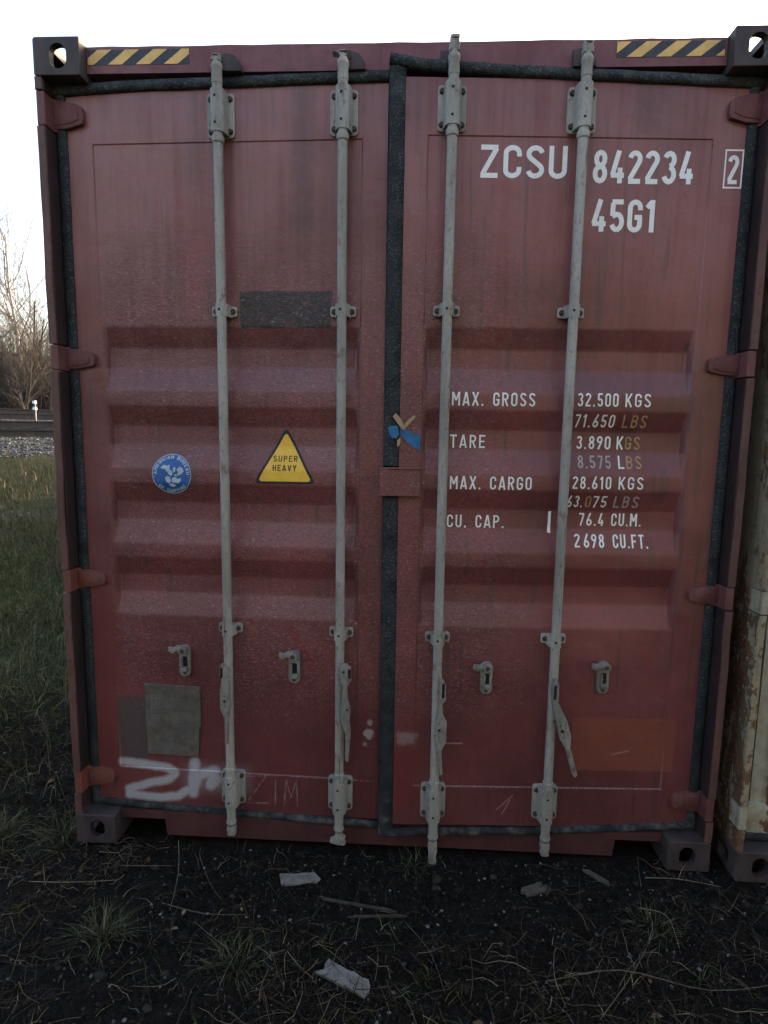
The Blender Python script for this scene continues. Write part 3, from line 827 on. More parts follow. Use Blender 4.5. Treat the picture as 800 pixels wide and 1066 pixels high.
    # side walls, corrugated
    for side in ('L', 'R'):
        X = lambda v: (v if side == 'L' else W-v)
        bm = bmesh.new(); y = .20; path = []; k = 0
        cyc = [(.070, .036), (.072, .0), (.068, .0), (.068, .036)]
        prv = [(y, .036)]
        while y < LEN-.3:
            for dy, dx in ((.070, .036), (.068, .004), (.070, .004), (.068, .036)):
                y += dy; prv.append((y, dx))
        a = [bm.verts.new((X(dx), yy, .17)) for yy, dx in prv]; t = [bm.verts.new((X(dx), yy, H-.11)) for yy, dx in prv]
        for i in range(len(prv)-1): bm.faces.new((a[i], a[i+1], t[i+1], t[i]))
        bmesh.ops.recalc_face_normals(bm, faces=bm.faces)
        obj('side_wall', bm, mats['body'], c)
        for nm, z0, z1 in (('top_rail', H-.125, H-.05), ('bottom_rail', .03, .185)):
            bm = bmesh.new(); aa, bb = sorted((X(.002), X(.062))); box(bm, aa, bb, .1785, LEN-.1785, z0, z1, .004); obj(nm, bm, mats['body'], c)
    # roof, floor, rear wall
    bm = bmesh.new(); n = 100; zr = []
    for i in range(n+1):
        y = .171+(LEN-.20-.171)*i/n
        zr.append((y, H-.062+(.018 if i % 4 in (1, 2) else 0)))
    a = [bm.verts.new((.05, y, z)) for y, z in zr]; t = [bm.verts.new((W-.05, y, z)) for y, z in zr]
    for i in range(n): bm.faces.new((a[i], a[i+1], t[i+1], t[i]))
    obj('roof', bm, mats['body'], c)
    bm = bmesh.new(); box(bm, .0625, W-.0625, .19, LEN-.1, .04, .165); obj('floor_frame', bm, mats['sill'], c)
    bm = bmesh.new(); box(bm, .0625, W-.0625, LEN-.09, LEN-.03, .1655, H-.13); obj('rear_wall', bm, mats['body'], c)
    # doors
    dl, hxl = build_door('L', c, mats, angs[0], hys[0], mark)
    dr, hxr = build_door('R', c, mats, angs[1], hys[1], mark)
    return c, dl, hxl, dr, hxr

red = dict(casting=M['casting'], post=M['post'], header=M['header'], sill=M['sill'], body=M['paint'], doorL=M['paintL'], doorR=M['paintR'],
           rubber=M['rubber'], hinge=M['hinge'], primer=M['primer'], rod=M['rod'])
cont, dL, hL, dR, hR = build_container((0, 0, 0), red, 'weathered maroon shipping container with two closed doors, grey lock rods and white lettering', 'shipping container',
    (math.atan2(-.030, 1.135), math.atan2(.055, 1.145)), (.075, .075))
dL['label'] = 'maroon door with blue round emblem, yellow triangle sticker and white spray marks'
dR['label'] = 'maroon door with white stencilled numbers and weights'

# ---- markings on the left door
def disc(cx, cz, rx, rz, n=36, a0=0): return poly([(cx+rx*math.cos(2*math.pi*k/n), cz+rz*math.sin(2*math.pi*k/n)) for k in range(n)])
def emblem():
    cx, cz, Rr = .402, 1.452, .0745
    wrap_decal('round_emblem', [disc(cx, cz, Rr, Rr)], M['blue'], dL, hL, .0010, label='blue round sticker with white ring lettering and an eagle')
    parts = []
    n = 48; ring = [(cx+(Rr-.0016)*math.cos(2*math.pi*k/n), cz+(Rr-.0016)*math.sin(2*math.pi*k/n)) for k in range(n+1)]
    V, Q = stroke_strip(ring, .0013); parts.append(([tuple(v) for v in V], Q))
    def arctext(s, rad, a_mid, cw, h, span):
        tw = text_width(s, .16); x = -tw/2
        for ch in s:
            w, st = GL[ch]
            for p in st:
                V, Q = stroke_strip([(q[0]*.9, q[1]) for q in p], .085); out = []
                for v in V:
                    u = (x+v.x/.9)/tw*span
                    if cw: a = R(a_mid-u); rr = rad+v.y*h
                    else: a = R(a_mid+u); rr = rad+h-v.y*h
                    out.append((cx+rr*math.cos(a), cz+rr*math.sin(a)))
                parts.append((out, Q))
            x += w+.16
    arctext('AMERICAN BUREAU', .0565, 90, True, .0125, 182)
    arctext('OF SHIPPING', .0565, 270, False, .0125, 100)
    for a in (188, 352): parts.append(disc(cx+.064*math.cos(R(a)), cz+.064*math.sin(R(a)), .0022, .0022, 6))
    wrap_decal('emblem_lettering', parts, M['eblue'], dL, hL, .0018, layer=.00003)
    # the eagle: spread wings, head to one side, body and shield, perch
    E = lambda P: poly([(cx+a*.001, cz+c*.001) for a, c in P])
    ea = [E([(-42, 24), (-30, 34), (-18, 30), (-8, 34), (-6, 18), (-12, 6), (-20, 10), (-26, 20), (-34, 18)]),
          E([(5, 22), (12, 28), (16, 20), (14, 8), (6, 6)]), E([(18, 16), (30, 28), (42, 22), (46, 10), (38, 2), (30, -4), (20, -2), (26, 8)]),
          E([(-8, 16), (2, 12), (4, 0), (-2, -8), (-10, -2), (-14, 6)]),
          E([(-26, -14), (-16, -6), (-6, -12), (-2, -26), (-10, -34), (-20, -30)]), E([(2, -14), (14, -10), (22, -18), (34, -14), (36, -24), (24, -34), (10, -32), (0, -30)]),
          E([(-12, -36), (4, -34), (16, -42), (6, -48), (-6, -46)]), E([(8, -2), (18, 0), (22, -8), (12, -8)])]
    wrap_decal('emblem_eagle', ea, M['eblue'], dL, hL, .0018, layer=.00003)
emblem()
def triangle():
    A = [(.827, 1.632), (.712, 1.424), (.942, 1.425)]
    c = Vector((.827, 1.490))
    def rounded(P, rad, sc):
        P = [Vector(p) for p in P]; P = [c+(p-c)*sc for p in P]; out = []
        for i in range(3):
            p, a, b_ = P[i], P[i-1], P[(i+1) % 3]
            d1 = (a-p).normalized()*rad; d2 = (b_-p).normalized()*rad
            for k in range(6):
                t = k/5; q = (p+d1)*(1-t)**2+p*2*t*(1-t)+(p+d2)*t*t; out.append((q.x, q.y))
        return poly(out)
    wrap_decal('warning_sticker', [rounded(A, .022, 1.0)], M['black'], dL, hL, .0010, label='yellow triangle sticker with black border reading SUPER HEAVY')
    wrap_decal('sticker_face', [rounded(A, .018, .87)], M['yellow'], dL, hL, .0016)
    t = text_strips('SUPER', .782, .872, 1.505, .0215, .08, .2)+text_strips('HEAVY', .782, .870, 1.472, .0215, .08, .2)
    wrap_decal('sticker_lettering', t, M['ink'], dL, hL, .0022, layer=.00004)
triangle()
bm = bmesh.new()
prism_y(bm, [(x-hL, z) for x, z in [(.268, .634), (.492, .630), (.490, .470), (.484, .468), (.479, .343), (.272, .346), (.2735, .4), (.270, .5)]][::-1], -.004, .004, .001)
for x, z in ((.279, .622), (.481, .619), (.285, .36), (.470, .356)): cyl(bm, (x-hL, -.003, z), (x-hL, -.007, z), .005, n=8)
box(bm, .268-hL, .492-hL, -.007, -.003, .6265, .633, .001)
obj('data_plate', bm, M['plate'], dL)['label'] = 'dirty metal data plate with worn print'

# ---- lettering on the right door
def letters(s, x0, x1, z0, z1, mat='white', pen=.068, gap=.16):
    if ' ' in s:
        k = (x1-x0)/text_width(s, gap); a, b_ = s.split(' ', 1); wa = text_width(a, gap)*k
        letters(a, x0, x0+wa, z0, z1, mat, pen, gap); letters(b_, x0+wa+(GL[' '][0]+2*gap)*k, x1, z0, z1, mat, pen, gap); return
    wrap_decal('lettering', text_strips(s, x0, x1, z0, z1-z0, pen, gap), M[mat], dR, hR, .0012, layer=.00004)
letters('ZCSU', 1.493, 1.785, 2.465, 2.567, gap=.11, pen=.078)
letters('842234', 1.873, 2.205, 2.453, 2.556, gap=.14, pen=.078)
letters('45G1', 1.877, 2.090, 2.299, 2.402, gap=.14, pen=.078)
wrap_decal('lettering', text_strips('2', 2.319, 2.353, 2.455, .090, .072), M['white'], dR, hR, .0012, onto_sheet=False)
fr_ = [poly([(2.306, 2.441), (2.368, 2.441), (2.368, 2.446), (2.306, 2.446)]), poly([(2.306, 2.558), (2.368, 2.558), (2.368, 2.563), (2.306, 2.563)]),
       poly([(2.306, 2.446), (2.311, 2.446), (2.311, 2.558), (2.306, 2.558)]), poly([(2.363, 2.446), (2.368, 2.446), (2.368, 2.558), (2.363, 2.558)])]
wrap_decal('digit_frame', fr_, M['white'], dR, hR, .0012, onto_sheet=False)
for s, x0, x1, z0, z1, mt in (
    ('MAX. GROSS', 1.424, 1.716, 1.714, 1.761, 'white'), ('TARE', 1.425, 1.551, 1.566, 1.613, 'white'), ('MAX. CARGO', 1.425, 1.717, 1.420, 1.467, 'white'), ('CU. CAP.', 1.422, 1.630, 1.277, 1.324, 'white'),
    ('32.500', 1.864, 2.007, 1.717, 1.764, 'white'), ('KGS', 2.031, 2.121, 1.717, 1.764, 'white'),
    ('71.650', 1.862, 2.004, 1.645, 1.690, 'white'), ('LBS', 2.032, 2.118, 1.645, 1.690, 'rustwhite'),
    ('3.890', 1.878, 2.000, 1.568, 1.615, 'white'), ('K', 2.022, 2.045, 1.568, 1.615, 'white'), ('GS', 2.052, 2.106, 1.568, 1.615, 'rustwhite'),
    ('8.575', 1.882, 2.000, 1.500, 1.546, 'fadewhite'), ('L', 2.026, 2.048, 1.500, 1.546, 'white'), ('BS', 2.055, 2.110, 1.500, 1.546, 'rustwhite'),
    ('28.610', 1.862, 2.000, 1.427, 1.472, 'white'), ('KGS', 2.026, 2.115, 1.427, 1.472, 'white'),
    ('63.', 1.852, 1.908, 1.358, 1.402, 'white'), ('0', 1.917, 1.938, 1.358, 1.402, 'rustwhite'), ('75', 1.943, 1.995, 1.358, 1.402, 'white'), ('LBS', 2.020, 2.110, 1.358, 1.402, 'fadewhite'),
    ('76.4', 1.902, 1.993, 1.290, 1.337, 'white'), ('CU.M.', 2.021, 2.129, 1.290, 1.337, 'white'),
    ('2', 1.885, 1.906, 1.213, 1.261, 'white'), ('698', 1.920, 1.994, 1.213, 1.261, 'white'), ('CU.FT.', 2.026, 2.153, 1.213, 1.261, 'white')):
    letters(s, x0, x1, z0, z1, mt, pen=.062, gap=.20)
# paint smear beside the second rod, tape scraps over the gasket
wrap_decal('paint_smear', [poly([(1.790, 1.340), (1.800, 1.343), (1.800, 1.262), (1.788, 1.264), (1.790, 1.30)])], M['white'], dR, hR)
def scrap(name, pts, mat, lift):
    bm = bmesh.new(); prism_y(bm, [(x-hR, z) for x, z in pts], -lift-.001, -lift, 0); obj(name, bm, mat, dR)
scrap('tape_scrap', [(1.202, 1.634), (1.212, 1.640), (1.236, 1.640), (1.240, 1.610), (1.232, 1.596), (1.215, 1.598), (1.206, 1.612)], M['tapeblue'], .0105)
scrap('tape_scrap', [(1.248, 1.636), (1.290, 1.618), (1.295, 1.600), (1.303, 1.612), (1.316, 1.612), (1.3165, 1.556), (1.290, 1.566), (1.252, 1.603), (1.246, 1.612)], M['tapeblue'], .0012)
scrap('tape_scrap', [(1.218, 1.672), (1.228, 1.684), (1.246, 1.666), (1.264, 1.628), (1.252, 1.628), (1.232, 1.652)], M['tapetan'], .011)
scrap('tape_scrap', [(1.256, 1.632), (1.264, 1.634), (1.296, 1.668), (1.298, 1.676), (1.288, 1.676), (1.262, 1.650)], M['tapetan'], .0024)
scrap('tape_scrap', [(1.234, 1.590), (1.246, 1.600), (1.246, 1.578), (1.236, 1.566)], M['tapetan'], .0105)

# ------------------------------------------------------------------ the neighbouring cream container
def peel_mat(name, cream, rustk):
    n = NT(name)
    a = n.noise((1, 1, .35), 7, 6, .7, 2); b_ = n.noise((1, 1, 1), 30, 5, .7, 4); st = n.noise((7, 7, .5), 4, 4, .6, 6)
    c = n.mix(n.step(b_, .3, .7), cream, tuple(v*.72 for v in cream))
    rc = n.mix(n.step(b_, .35, .65), (.060, .038, .025), (.15, .075, .040))
    c = n.mix(n.step(n.add(n.mul(a, .7), n.mul(b_, .3)), .56-.10*rustk, .58-.10*rustk), c, rc)
    c = n.mix(n.mul(n.step(st, .5, .7), .5), c, (.05, .04, .032))
    return n.fin(c, .7, n.bump(n.add(a, b_), .6, .006), spec=.3)
NM = dict(red)
cream = peel_mat('cream_peeling_paint', (.36, .33, .25), .15); creamr = peel_mat('cream_rusty_post', (.28, .235, .16), .75)
NM.update(casting=simple_paint('rusty_casting', (.042, .032, .027), (.075, .058, .048), .5, (.10, .045, .025)), post=creamr, header=cream, sill=creamr, body=simple_paint('brown_side', (.040, .030, .024), (.075, .054, .040), .6, (.10, .05, .03)),
          doorL=cream, doorR=cream, hinge=cream, primer=cream)
nb, *_ = build_container((2.503, -.042, .0), NM, 'cream shipping container with rusty peeling corner post, cut off by the picture edge', 'shipping container', (0, 0), (.075, .075), mark=False)

# ------------------------------------------------------------------ unseen row of containers behind the camera, added to shade the lane
def shade_container(x0, y1, z0, L, col, label):
    c = empty('shipping_container', (x0, y1, z0)); tag(c, label, 'shipping container', 'unseen containers added to shade the lane')
    mt = simple_paint(col[0], col[1], tuple(v*1.3 for v in col[1]), .4)
    for sx, x in ((1, 0), (-1, L)):
        for sy, y in ((-1, 0), (1, -W)):
            for sz, z in ((1, H-.118), (-1, .118)):
                o = link_mesh('corner_casting', CAST, M['casting'], c, (x, y, z)); o.scale = (sx, sy, sz)
    for y, s in ((0, -1), (-W, 1)):
        bm = bmesh.new(); x = .165; pv = [(x, .036)]
        while x < L-.40:
            for dx, dy in ((.070, .036), (.068, .004), (.070, .004), (.068, .036)): x += dx; pv.append((x, dy))
        a = [bm.verts.new((xx, y+s*dd, .16)) for xx, dd in pv]; t = [bm.verts.new((xx, y+s*dd, H-.10)) for xx, dd in pv]
        for i in range(len(pv)-1): bm.faces.new((a[i], a[i+1], t[i+1], t[i]))
        obj('side_wall', bm, mt, c)
        for nm, za, zb_ in (('top_rail', H-.11, H-.03), ('bottom_rail', .02, .17)):
            bm = bmesh.new(); aa, bb = sorted((y+s*.002, y+s*.06)); box(bm, .1625, L-.1625, aa, bb, za, zb_, .004); obj(nm, bm, mt, c)
    for x0_, x1_ in ((.002, .16), (L-.16, L-.002)):
        for ya, yb in ((-.16, -.002), (-W+.002, -W+.16)):
            bm = bmesh.new(); box(bm, x0_, x1_, ya, yb, .1185, H-.1185, .006); obj('corner_post', bm, mt, c)
        bm = bmesh.new(); xm = (x0_+x1_)/2; box(bm, xm-.02, xm+.02, -W+.161, -.161, .12, H-.06); obj('end_wall', bm, mt, c)
    bm = bmesh.new(); box(bm, .0, L, -W+.062, -.062, H-.05, H-.02); obj('roof', bm, mt, c)
    bm = bmesh.new(); box(bm, .1, L-.1, -W+.07, -.07, .08, .15); obj('floor_frame', bm, mt, c)
SHADE_ROW_Y = -7.5
for i, (x0, z0, nm, col, ln) in enumerate(((-12.2, .0, 'blue', (.03, .06, .10), 'lower blue container of the unseen left stack added for shade'), (-12.2, 2.9, 'grey', (.16, .16, .155), 'upper grey container of the unseen left stack added for shade'),
        (.25, .0, 'green', (.04, .09, .06), 'lower green container of the unseen right stack added for shade'), (.25, 2.9, 'brown', (.10, .045, .03), 'upper brown container of the unseen right stack added for shade'))):
    shade_container(x0, SHADE_ROW_Y, z0, 12.19, ('plain_'+nm, col), ln)

# ------------------------------------------------------------------ terrain
SN = np.array([-.66, .75]); SN = SN/np.linalg.norm(SN); SD = np.array([SN[1], -SN[0]])      # across and along the railway
S0 = np.array([-6.55, 9.5])
def sdist(x, y): return (x-S0[0])*SN[0]+(y-S0[1])*SN[1]
def vnoise(x, y, seed=0):
    r_ = np.random.default_rng(seed); G = r_.random((256, 256))
    xi, yi = np.floor(x).astype(int), np.floor(y).astype(int); fx, fy = x-xi, y-yi
    fx, fy = fx*fx*(3-2*fx), fy*fy*(3-2*fy)
    g = lambda i, j: G[i % 256, j % 256]
    return (g(xi, yi)*(1-fx)+g(xi+1, yi)*fx)*(1-fy)+(g(xi, yi+1)*(1-fx)+g(xi+1, yi+1)*fx)*fy
def fbm(x, y, seed=0, o=4):
    s = 0; a = .5
    for k in range(o): s = s+a*(vnoise(x*2**k+k*17.3, y*2**k+k*5.1, seed+k)-.5); a *= .5
    return s
HS = [-60, -9.0, -7.2, -5.6, -4.0, -3.0, -2.3, -1.3, -.62, 0, 1.52, 2.2, 2.9, 3.9, 4.6, 6.12, 7.2, 9.5, 14, 60]
HZ = [0, .0, .08, .26, .46, .60, .84, 1.18, 1.40, 1.435, 1.60, 1.62, 1.64, 1.80, 1.84, 1.99, 2.0, 1.85, 1.5, 1.5]
def height(x, y):
    x = np.asarray(x, float); y = np.asarray(y, float)
    s = sdist(x, y); h = np.interp(s, HS, HZ)
    # keep the yard level where the containers stand
    dx = np.maximum(0, np.maximum(-.7-x, x-6.5)); dy = np.maximum(0, y-13.2)
    d = np.hypot(dx, dy); k = np.clip(d/1.6, 0, 1); k = k*k*(3-2*k)
    h = h*k
    far = np.clip((np.hypot(x, y)-25)/40, 0, 1); 
    fl = np.clip(1-np.abs(x-1.2)/1.25, 0, 1)*np.clip(1-np.abs(y-6)/6.2, 0, 1)   # under the container
    nz = .05*fbm(x*1.1, y*1.1, 3)+.022*fbm(x*6, y*6, 9)+.012*fbm(x*22, y*22, 15, 3)
    rail = ((s > -1.0) & (s < 9)) * 1.0
    return h*(1-far*0)-.012+nz*(1-.7*rail)*np.where((x > -.05) & (y > -.1) & (x < 6), .45, 1)
def axis(lo, hi, step, outer, far):
    a = list(np.arange(lo, hi+1e-6, step)); s = step; v = lo; L_ = []
    while v > -far:
        s *= outer; v -= s; L_.append(v)
    s = step; v = hi; U = []
    while v < far:
        s *= outer; v += s; U.append(v)
    return np.array(L_[::-1]+a+U)
def ground_material():
    n = NT('ground_soil_and_turf'); X, Y, Z = n.xyz()
    a = n.noise((1, 1, 1), 2.2, 5, .65, 1); b_ = n.noise((1, 1, 1), 26, 5, .7, 2); f = n.noise((1, 1, 1), 140, 3, .6, 3)
    v = n.voro(150)
    soil = n.mix(n.step(b_, .3, .7), (.0040, .0036, .0032), (.0150, .0125, .0100))
    soil = n.mix(n.mul(n.step(f, .60, .72), .5), soil, (.050, .048, .044))
    sp = n.mul(n.step(v[0], .20, .10), n.step(n.noise((1, 1, 1), 75, 1, .5, 9), .60, .68))
    soil = n.mix(n.mul(sp, .8), soil, (.16, .165, .17))
    turf = n.mix(n.step(b_, .3, .7), (.018, .020, .010), (.050, .050, .026))
    # turf to the left of the containers, bare soil in front of them
    side = n.step(n.add(X, n.mul(n.sub(a, .5), .9)), -.05, -.7)
    c = n.mix(n.mul(side, n.step(n.add(Y, n.mul(n.sub(a, .5), 1.2)), .7, 1.5)), soil, turf)
    # s = signed distance across the railway
    s = n.add(n.mul(n.sub(X, float(S0[0])), float(SN[0])), n.mul(n.sub(Y, float(S0[1])), float(SN[1])))
    sw = n.add(s, n.mul(n.sub(b_, .5), .8))
    left = n.step(X, -.8, -1.6)
    gv = n.voro(22)
    stone = n.ramp(gv[1], [(0, (.05, .053, .056)), (.5, (.12, .122, .125)), (1, (.2, .2, .2))])
    stone = n.mix(n.step(gv[0], .25, .6), stone, (.03, .03, .03))
    track = n.mul(n.step(sw, -1.55, -1.25), n.step(sw, 9.2, 8.8))
    c = n.mix(n.mul(track, left), c, stone)
    patch = n.mul(n.mul(n.step(sw, -5.3, -4.9), n.step(sw, -3.9, -4.3)), n.mul(n.step(a, .42, .55), left))
    c = n.mix(n.mul(patch, .85), c, stone)
    return n.fin(c, .92, n.bump(n.add(n.mul(b_, 1), n.mul(f, .5)), 1.0, .018), spec=.06)
xs = axis(-1.6, 3.6, .03, 1.13, 2600); ys = axis(-1.7, 1.4, .03, 1.10, 2600)
GX, GY = np.meshgrid(xs, ys, indexing='ij'); GZ = height(GX, GY)
GZ = np.where(np.hypot(GX, GY) > 60, np.minimum(GZ, 1.5), GZ)
nx, ny = len(xs), len(ys); idx = np.arange(nx*ny).reshape(nx, ny)
F = np.stack([idx[:-1, :-1], idx[1:, :-1], idx[1:, 1:], idx[:-1, 1:]], -1).reshape(-1, 4)
me = np_mesh('ground', np.stack([GX, GY, GZ], -1).reshape(-1, 3), [F])
for p in me.polygons: p.use_smooth = True
tag(link_mesh('ground', me, ground_material()), kind='structure')

# ------------------------------------------------------------------ railway
def along(s, t, z): p = S0+SN*s+SD*t; return Vector((p[0], p[1], z))
steel = simple_paint('rail_steel', (.035, .028, .025), (.060, .045, .038), .4, (.08, .05, .03), rough=.5)
wood = simple_paint('sleeper_wood', (.018, .016, .015), (.034, .029, .026), .3, (.02, .018, .016), rough=.85)
def railway(s0, z0, s1, z1, label):
    t = empty('railway_track', along((s0+s1)/2, 0, (z0+z1)/2-.3)); tag(t, label, 'railway track')
    inv = Vector(t.location)
    for s, z in ((s0, z0), (s1, z1)):
        bm = bmesh.new()
        pr = [(-.036, 0), (-.036, -.035), (-.012, -.045), (-.009, -.135), (-.070, -.155), (-.070, -.175), (.070, -.175), (.070, -.155), (.009, -.135), (.012, -.045), (.036, -.035), (.036, 0)]
        ax = Vector((SN[0], SN[1], 0))
        sweep(bm, [(along(s, -26, z)-inv, ax, Vector((0, 0, 1))), (along(s, -9.5, z)-inv, ax, Vector((0, 0, 1)))] if False else
                  [(along(s, -38, z)-inv, ax, Vector((0, 0, 1))), (along(s, 34, z)-inv, ax, Vector((0, 0, 1)))], pr)
        obj('rail', bm, steel, t)
    # sleepers
    slope = (z1-z0)/(s1-s0); proto = None
    bm = bmesh.new(); box(bm, -1.3, 1.3, -.13, .13, -.15, 0, .01)
    me = bpy.data.meshes.new('sleeper'); bm.to_mesh(me); bm.free(); me.materials.append(wood)
    ang = math.atan2(SN[1], SN[0])
    for k in range(70):
        tt = -30+k*.6*1.0
        sm = (s0+s1)/2
        o = bpy.data.objects.new('sleeper', me); COL.objects.link(o); o.parent = t
        o.location = along(sm, tt, (z0+z1)/2-.178)-inv
        o.rotation_mode = 'QUATERNION'
        o.rotation_quaternion = Euler((0, -math.atan(slope), ang), 'XYZ').to_quaternion()
    return t
railway(0, 1.59, 1.52, 1.77, 'nearer railway track with dark rusty rails on grey ballast')
railway(4.6, 2.00, 6.12, 2.15, 'farther railway track with dark rails on top of the bank')

# white and black marker post
mp = empty('marker_post', (0, 0, 0))
o_, d_ = Vector((1.2942, -2.1033, 1.6137)), Vector((-.63447, .98504, .04045))
pm = o_+d_*14.2
zg = float(height(pm.x, pm.y)); mp.location = (pm.x, pm.y, zg)
tag(mp, 'small dark post with two white squares standing beside the railway', 'marker post')
bm = bmesh.new(); box(bm, -.022, .022, -.022, .022, -.2, pm.z+.075-zg, .005); obj('post', bm, simple_paint('post_dark', (.03, .03, .03), (.05, .05, .05)), mp)
for dz in (.0, -.145):
    bm = bmesh.new(); box(bm, -.034, .034, -.034, .034, pm.z-zg+dz-.005, pm.z-zg+dz+.062, .004); obj('white_band', bm, flat_mat('marker_white', (.78, .80, .82), .05), mp)

# ------------------------------------------------------------------ grass, litter, stones
def blades(P, h, w, lean, seed, nseg=2):
    """P (n,3) roots; returns mesh arrays of bent tapering blades"""
    r_ = np.random.default_rng(seed); n = len(P)
    a = r_.random(n)*2*np.pi; wd = np.stack([np.cos(a), np.sin(a), 0*a], 1)
    la = a+np.pi/2+r_.normal(0, .5, n); ld = np.stack([np.cos(la), np.sin(la), 0*la], 1)
    h = h*(.5+r_.random(n)); lean = lean*(.3+1.2*r_.random(n)); w = w*(.6+.8*r_.random(n))
    up = np.array([0, 0, 1.])
    def pt(t): return P+up*(h*(t-.35*lean*t*t))[:, None]+ld*(h*lean*t*t)[:, None]
    V = np.stack([pt(0)-wd*w[:, None], pt(0)+wd*w[:, None], pt(.5)-wd*w[:, None]*.75, pt(.5)+wd*w[:, None]*.75, pt(1.)], 1)
    i = np.arange(n)[:, None]*5
    F4 = i+np.array([[0, 1, 3, 2]]); F3 = i+np.array([[2, 3, 4]])
    return V.reshape(-1, 3), F4, F3, np.repeat(r_.random(n), 5)
def grass_obj(name, P, h, w, lean, mat, seed, label):
    V, F4, F3, rn = blades(P, h, w, lean, seed)
    me = np_mesh(name, V, [F4, F3], rn)
    return tag(link_mesh(name, me, mat), label, None, None, 'stuff')
def blade_mat(name, stops):
    n = NT(name); c = n.ramp(n.attr('rnd'), stops)
    n.b.inputs['Specular IOR Level'].default_value = .25
    return n.fin(c, .85, None, spec=.08)
G_green = blade_mat('grass_blades', [(0, (.032, .052, .013)), (.4, (.062, .090, .022)), (.65, (.105, .118, .040)), (.85, (.17, .15, .08)), (1, (.28, .24, .15))])
G_dry = blade_mat('dry_grass', [(0, (.036, .029, .018)), (.5, (.080, .062, .036)), (.8, (.15, .115, .068)), (1, (.27, .22, .14))])
G_mix = blade_mat('mixed_grass', [(0, (.022, .030, .010)), (.4, (.050, .052, .020)), (.7, (.085, .070, .038)), (1, (.20, .16, .10))])
G_dark = blade_mat('dark_litter', [(0, (.010, .009, .007)), (.45, (.022, .018, .013)), (.75, (.048, .038, .026)), (.93, (.10, .082, .055)), (1, (.22, .19, .14))])
def scatter(n, x0, x1, y0, y1, seed, dens=None):
    r_ = np.random.default_rng(seed); x = r_.uniform(x0, x1, n); y = r_.uniform(y0, y1, n)
    keep = ~((x > -.02) & (x < 5.0) & (y > .03) & (y < 12.3))
    if dens is not None: keep &= r_.random(n) < dens(x, y)
    x, y = x[keep], y[keep]
    return np.stack([x, y, height(x, y)], 1)
def clump(x, y, f=2.2, seed=31): return np.clip(.45+3.0*fbm(x*f, y*f, seed, 4), 0, 1)
# turf to the left, thicker in clumps
P = scatter(260000, -6.5, -.04, .25, 9.5, 1, lambda x, y: np.maximum(.35, clump(x, y))*np.clip((y-.65)/.9, .06, 1)*np.where(sdist(x, y) < -3.9, 1, .12)*np.where(y < 4, 1, .85))
grass_obj('grass', P, .095, .0018, 1.0, G_green, 2, 'green and yellow autumn grass growing on the left bank')
P = scatter(50000, -14, -.3, 4, 16, 4, lambda x, y: np.where((sdist(x, y) > -4.3) & (sdist(x, y) < -1.45), 1., np.where(sdist(x, y) < -4.3, .35, 0.))*clump(x, y, 1.3, 44))
grass_obj('dry_grass', P, .12, .0030, .7, G_mix, 5, 'dry brown grass and stubble below the railway ballast')
P = scatter(9000, -14, -.3, 6, 16, 4, lambda x, y: np.where((sdist(x, y) > -3.6) & (sdist(x, y) < -2.2), 1., 0.))
grass_obj('stubble', P, .16, .005, .2, G_dry, 6, 'pale upright stubble stalks on the railway bank')
# front litter: sparse dark blades and weeds
P = scatter(80000, -2.6, 4.2, -2.4, .9, 7, lambda x, y: np.clip(.18+.9*clump(x, y, 3.0, 71)-.45, 0, 1)*np.where((y > -.35) & (x > .2), .35, 1))
grass_obj('sparse_grass', P, .042, .0011, 1.6, G_dark, 8, 'sparse dark weeds on the black soil in front of the container')
P = scatter(22000, -2.6, 4.2, -2.4, 1.4, 17, lambda x, y: clump(x, y, 2.4, 90)**2*np.where(x < .1, 1, .35)*np.where((y > -.3) & (x > .2), .2, 1))
grass_obj('weeds', P, .035, .0013, 1.5, G_green, 18, 'small green weeds scattered over the dark soil')

def sticks(n, x0, x1, y0, y1, L0, L1, w, mat, seed, name, label, dens=None):
    r_ = np.random.default_rng(seed)
    P = scatter(n, x0, x1, y0, y1, seed, dens); n = len(P)
    a = r_.random(n)*2*np.pi; d = np.stack([np.cos(a), np.sin(a)], 1); L = r_.uniform(L0, L1, n)*r_.random(n)**.6; w = w*(.5+r_.random(n))
    k = 5; cv = r_.normal(0, .5, n); V = np.zeros((n, k, 3, 3)); lift = np.abs(r_.normal(0, .010, (n, k)))
    lift += (r_.random(n) < .25)[:, None]*np.linspace(0, 1, k)[None, :]*r_.uniform(0, .05, n)[:, None]
    px, py = P[:, 0].copy(), P[:, 1].copy()
    for i in range(k):
        aa = a+cv*(i/(k-1)-.5); 
        z = height(px, py)+.004+lift[:, i]
        nx_, ny_ = -np.sin(aa), np.cos(aa); ww = w*(1-.6*i/(k-1))
        V[:, i, 0] = np.stack([px+nx_*ww, py+ny_*ww, z], 1); V[:, i, 1] = np.stack([px, py, z+ww*1.5], 1); V[:, i, 2] = np.stack([px-nx_*ww, py-ny_*ww, z], 1)
        px = px+np.cos(aa)*L/(k-1); py = py+np.sin(aa)*L/(k-1)
    b0 = (np.arange(n)*k*3)[:, None]; F = []
    for i in range(k-1):
        for j in (0, 1, 2):
            j2 = (j+1) % 3
            F.append(b0+np.array([[i*3+j, i*3+j2, (i+1)*3+j2, (i+1)*3+j]]))
    rn = np.repeat(r_.random(n), k*3)
    me = np_mesh(name, V.reshape(-1, 3), [np.concatenate(F)], rn)
    return tag(link_mesh(name, me, mat), label, None, None, 'stuff')
front = lambda x, y: np.where((y > -.30) & (x > .25) & (x < 2.5), .45, 1.)*np.clip(.35+clump(x, y, 2.0, 55), 0, 1)
sticks(26000, -2.2, 4.0, -2.2, 1.6, .02, .17, .0009, G_dark, 11, 'dead_stems', 'fine dead stems and rootlets lying over the black soil', front)
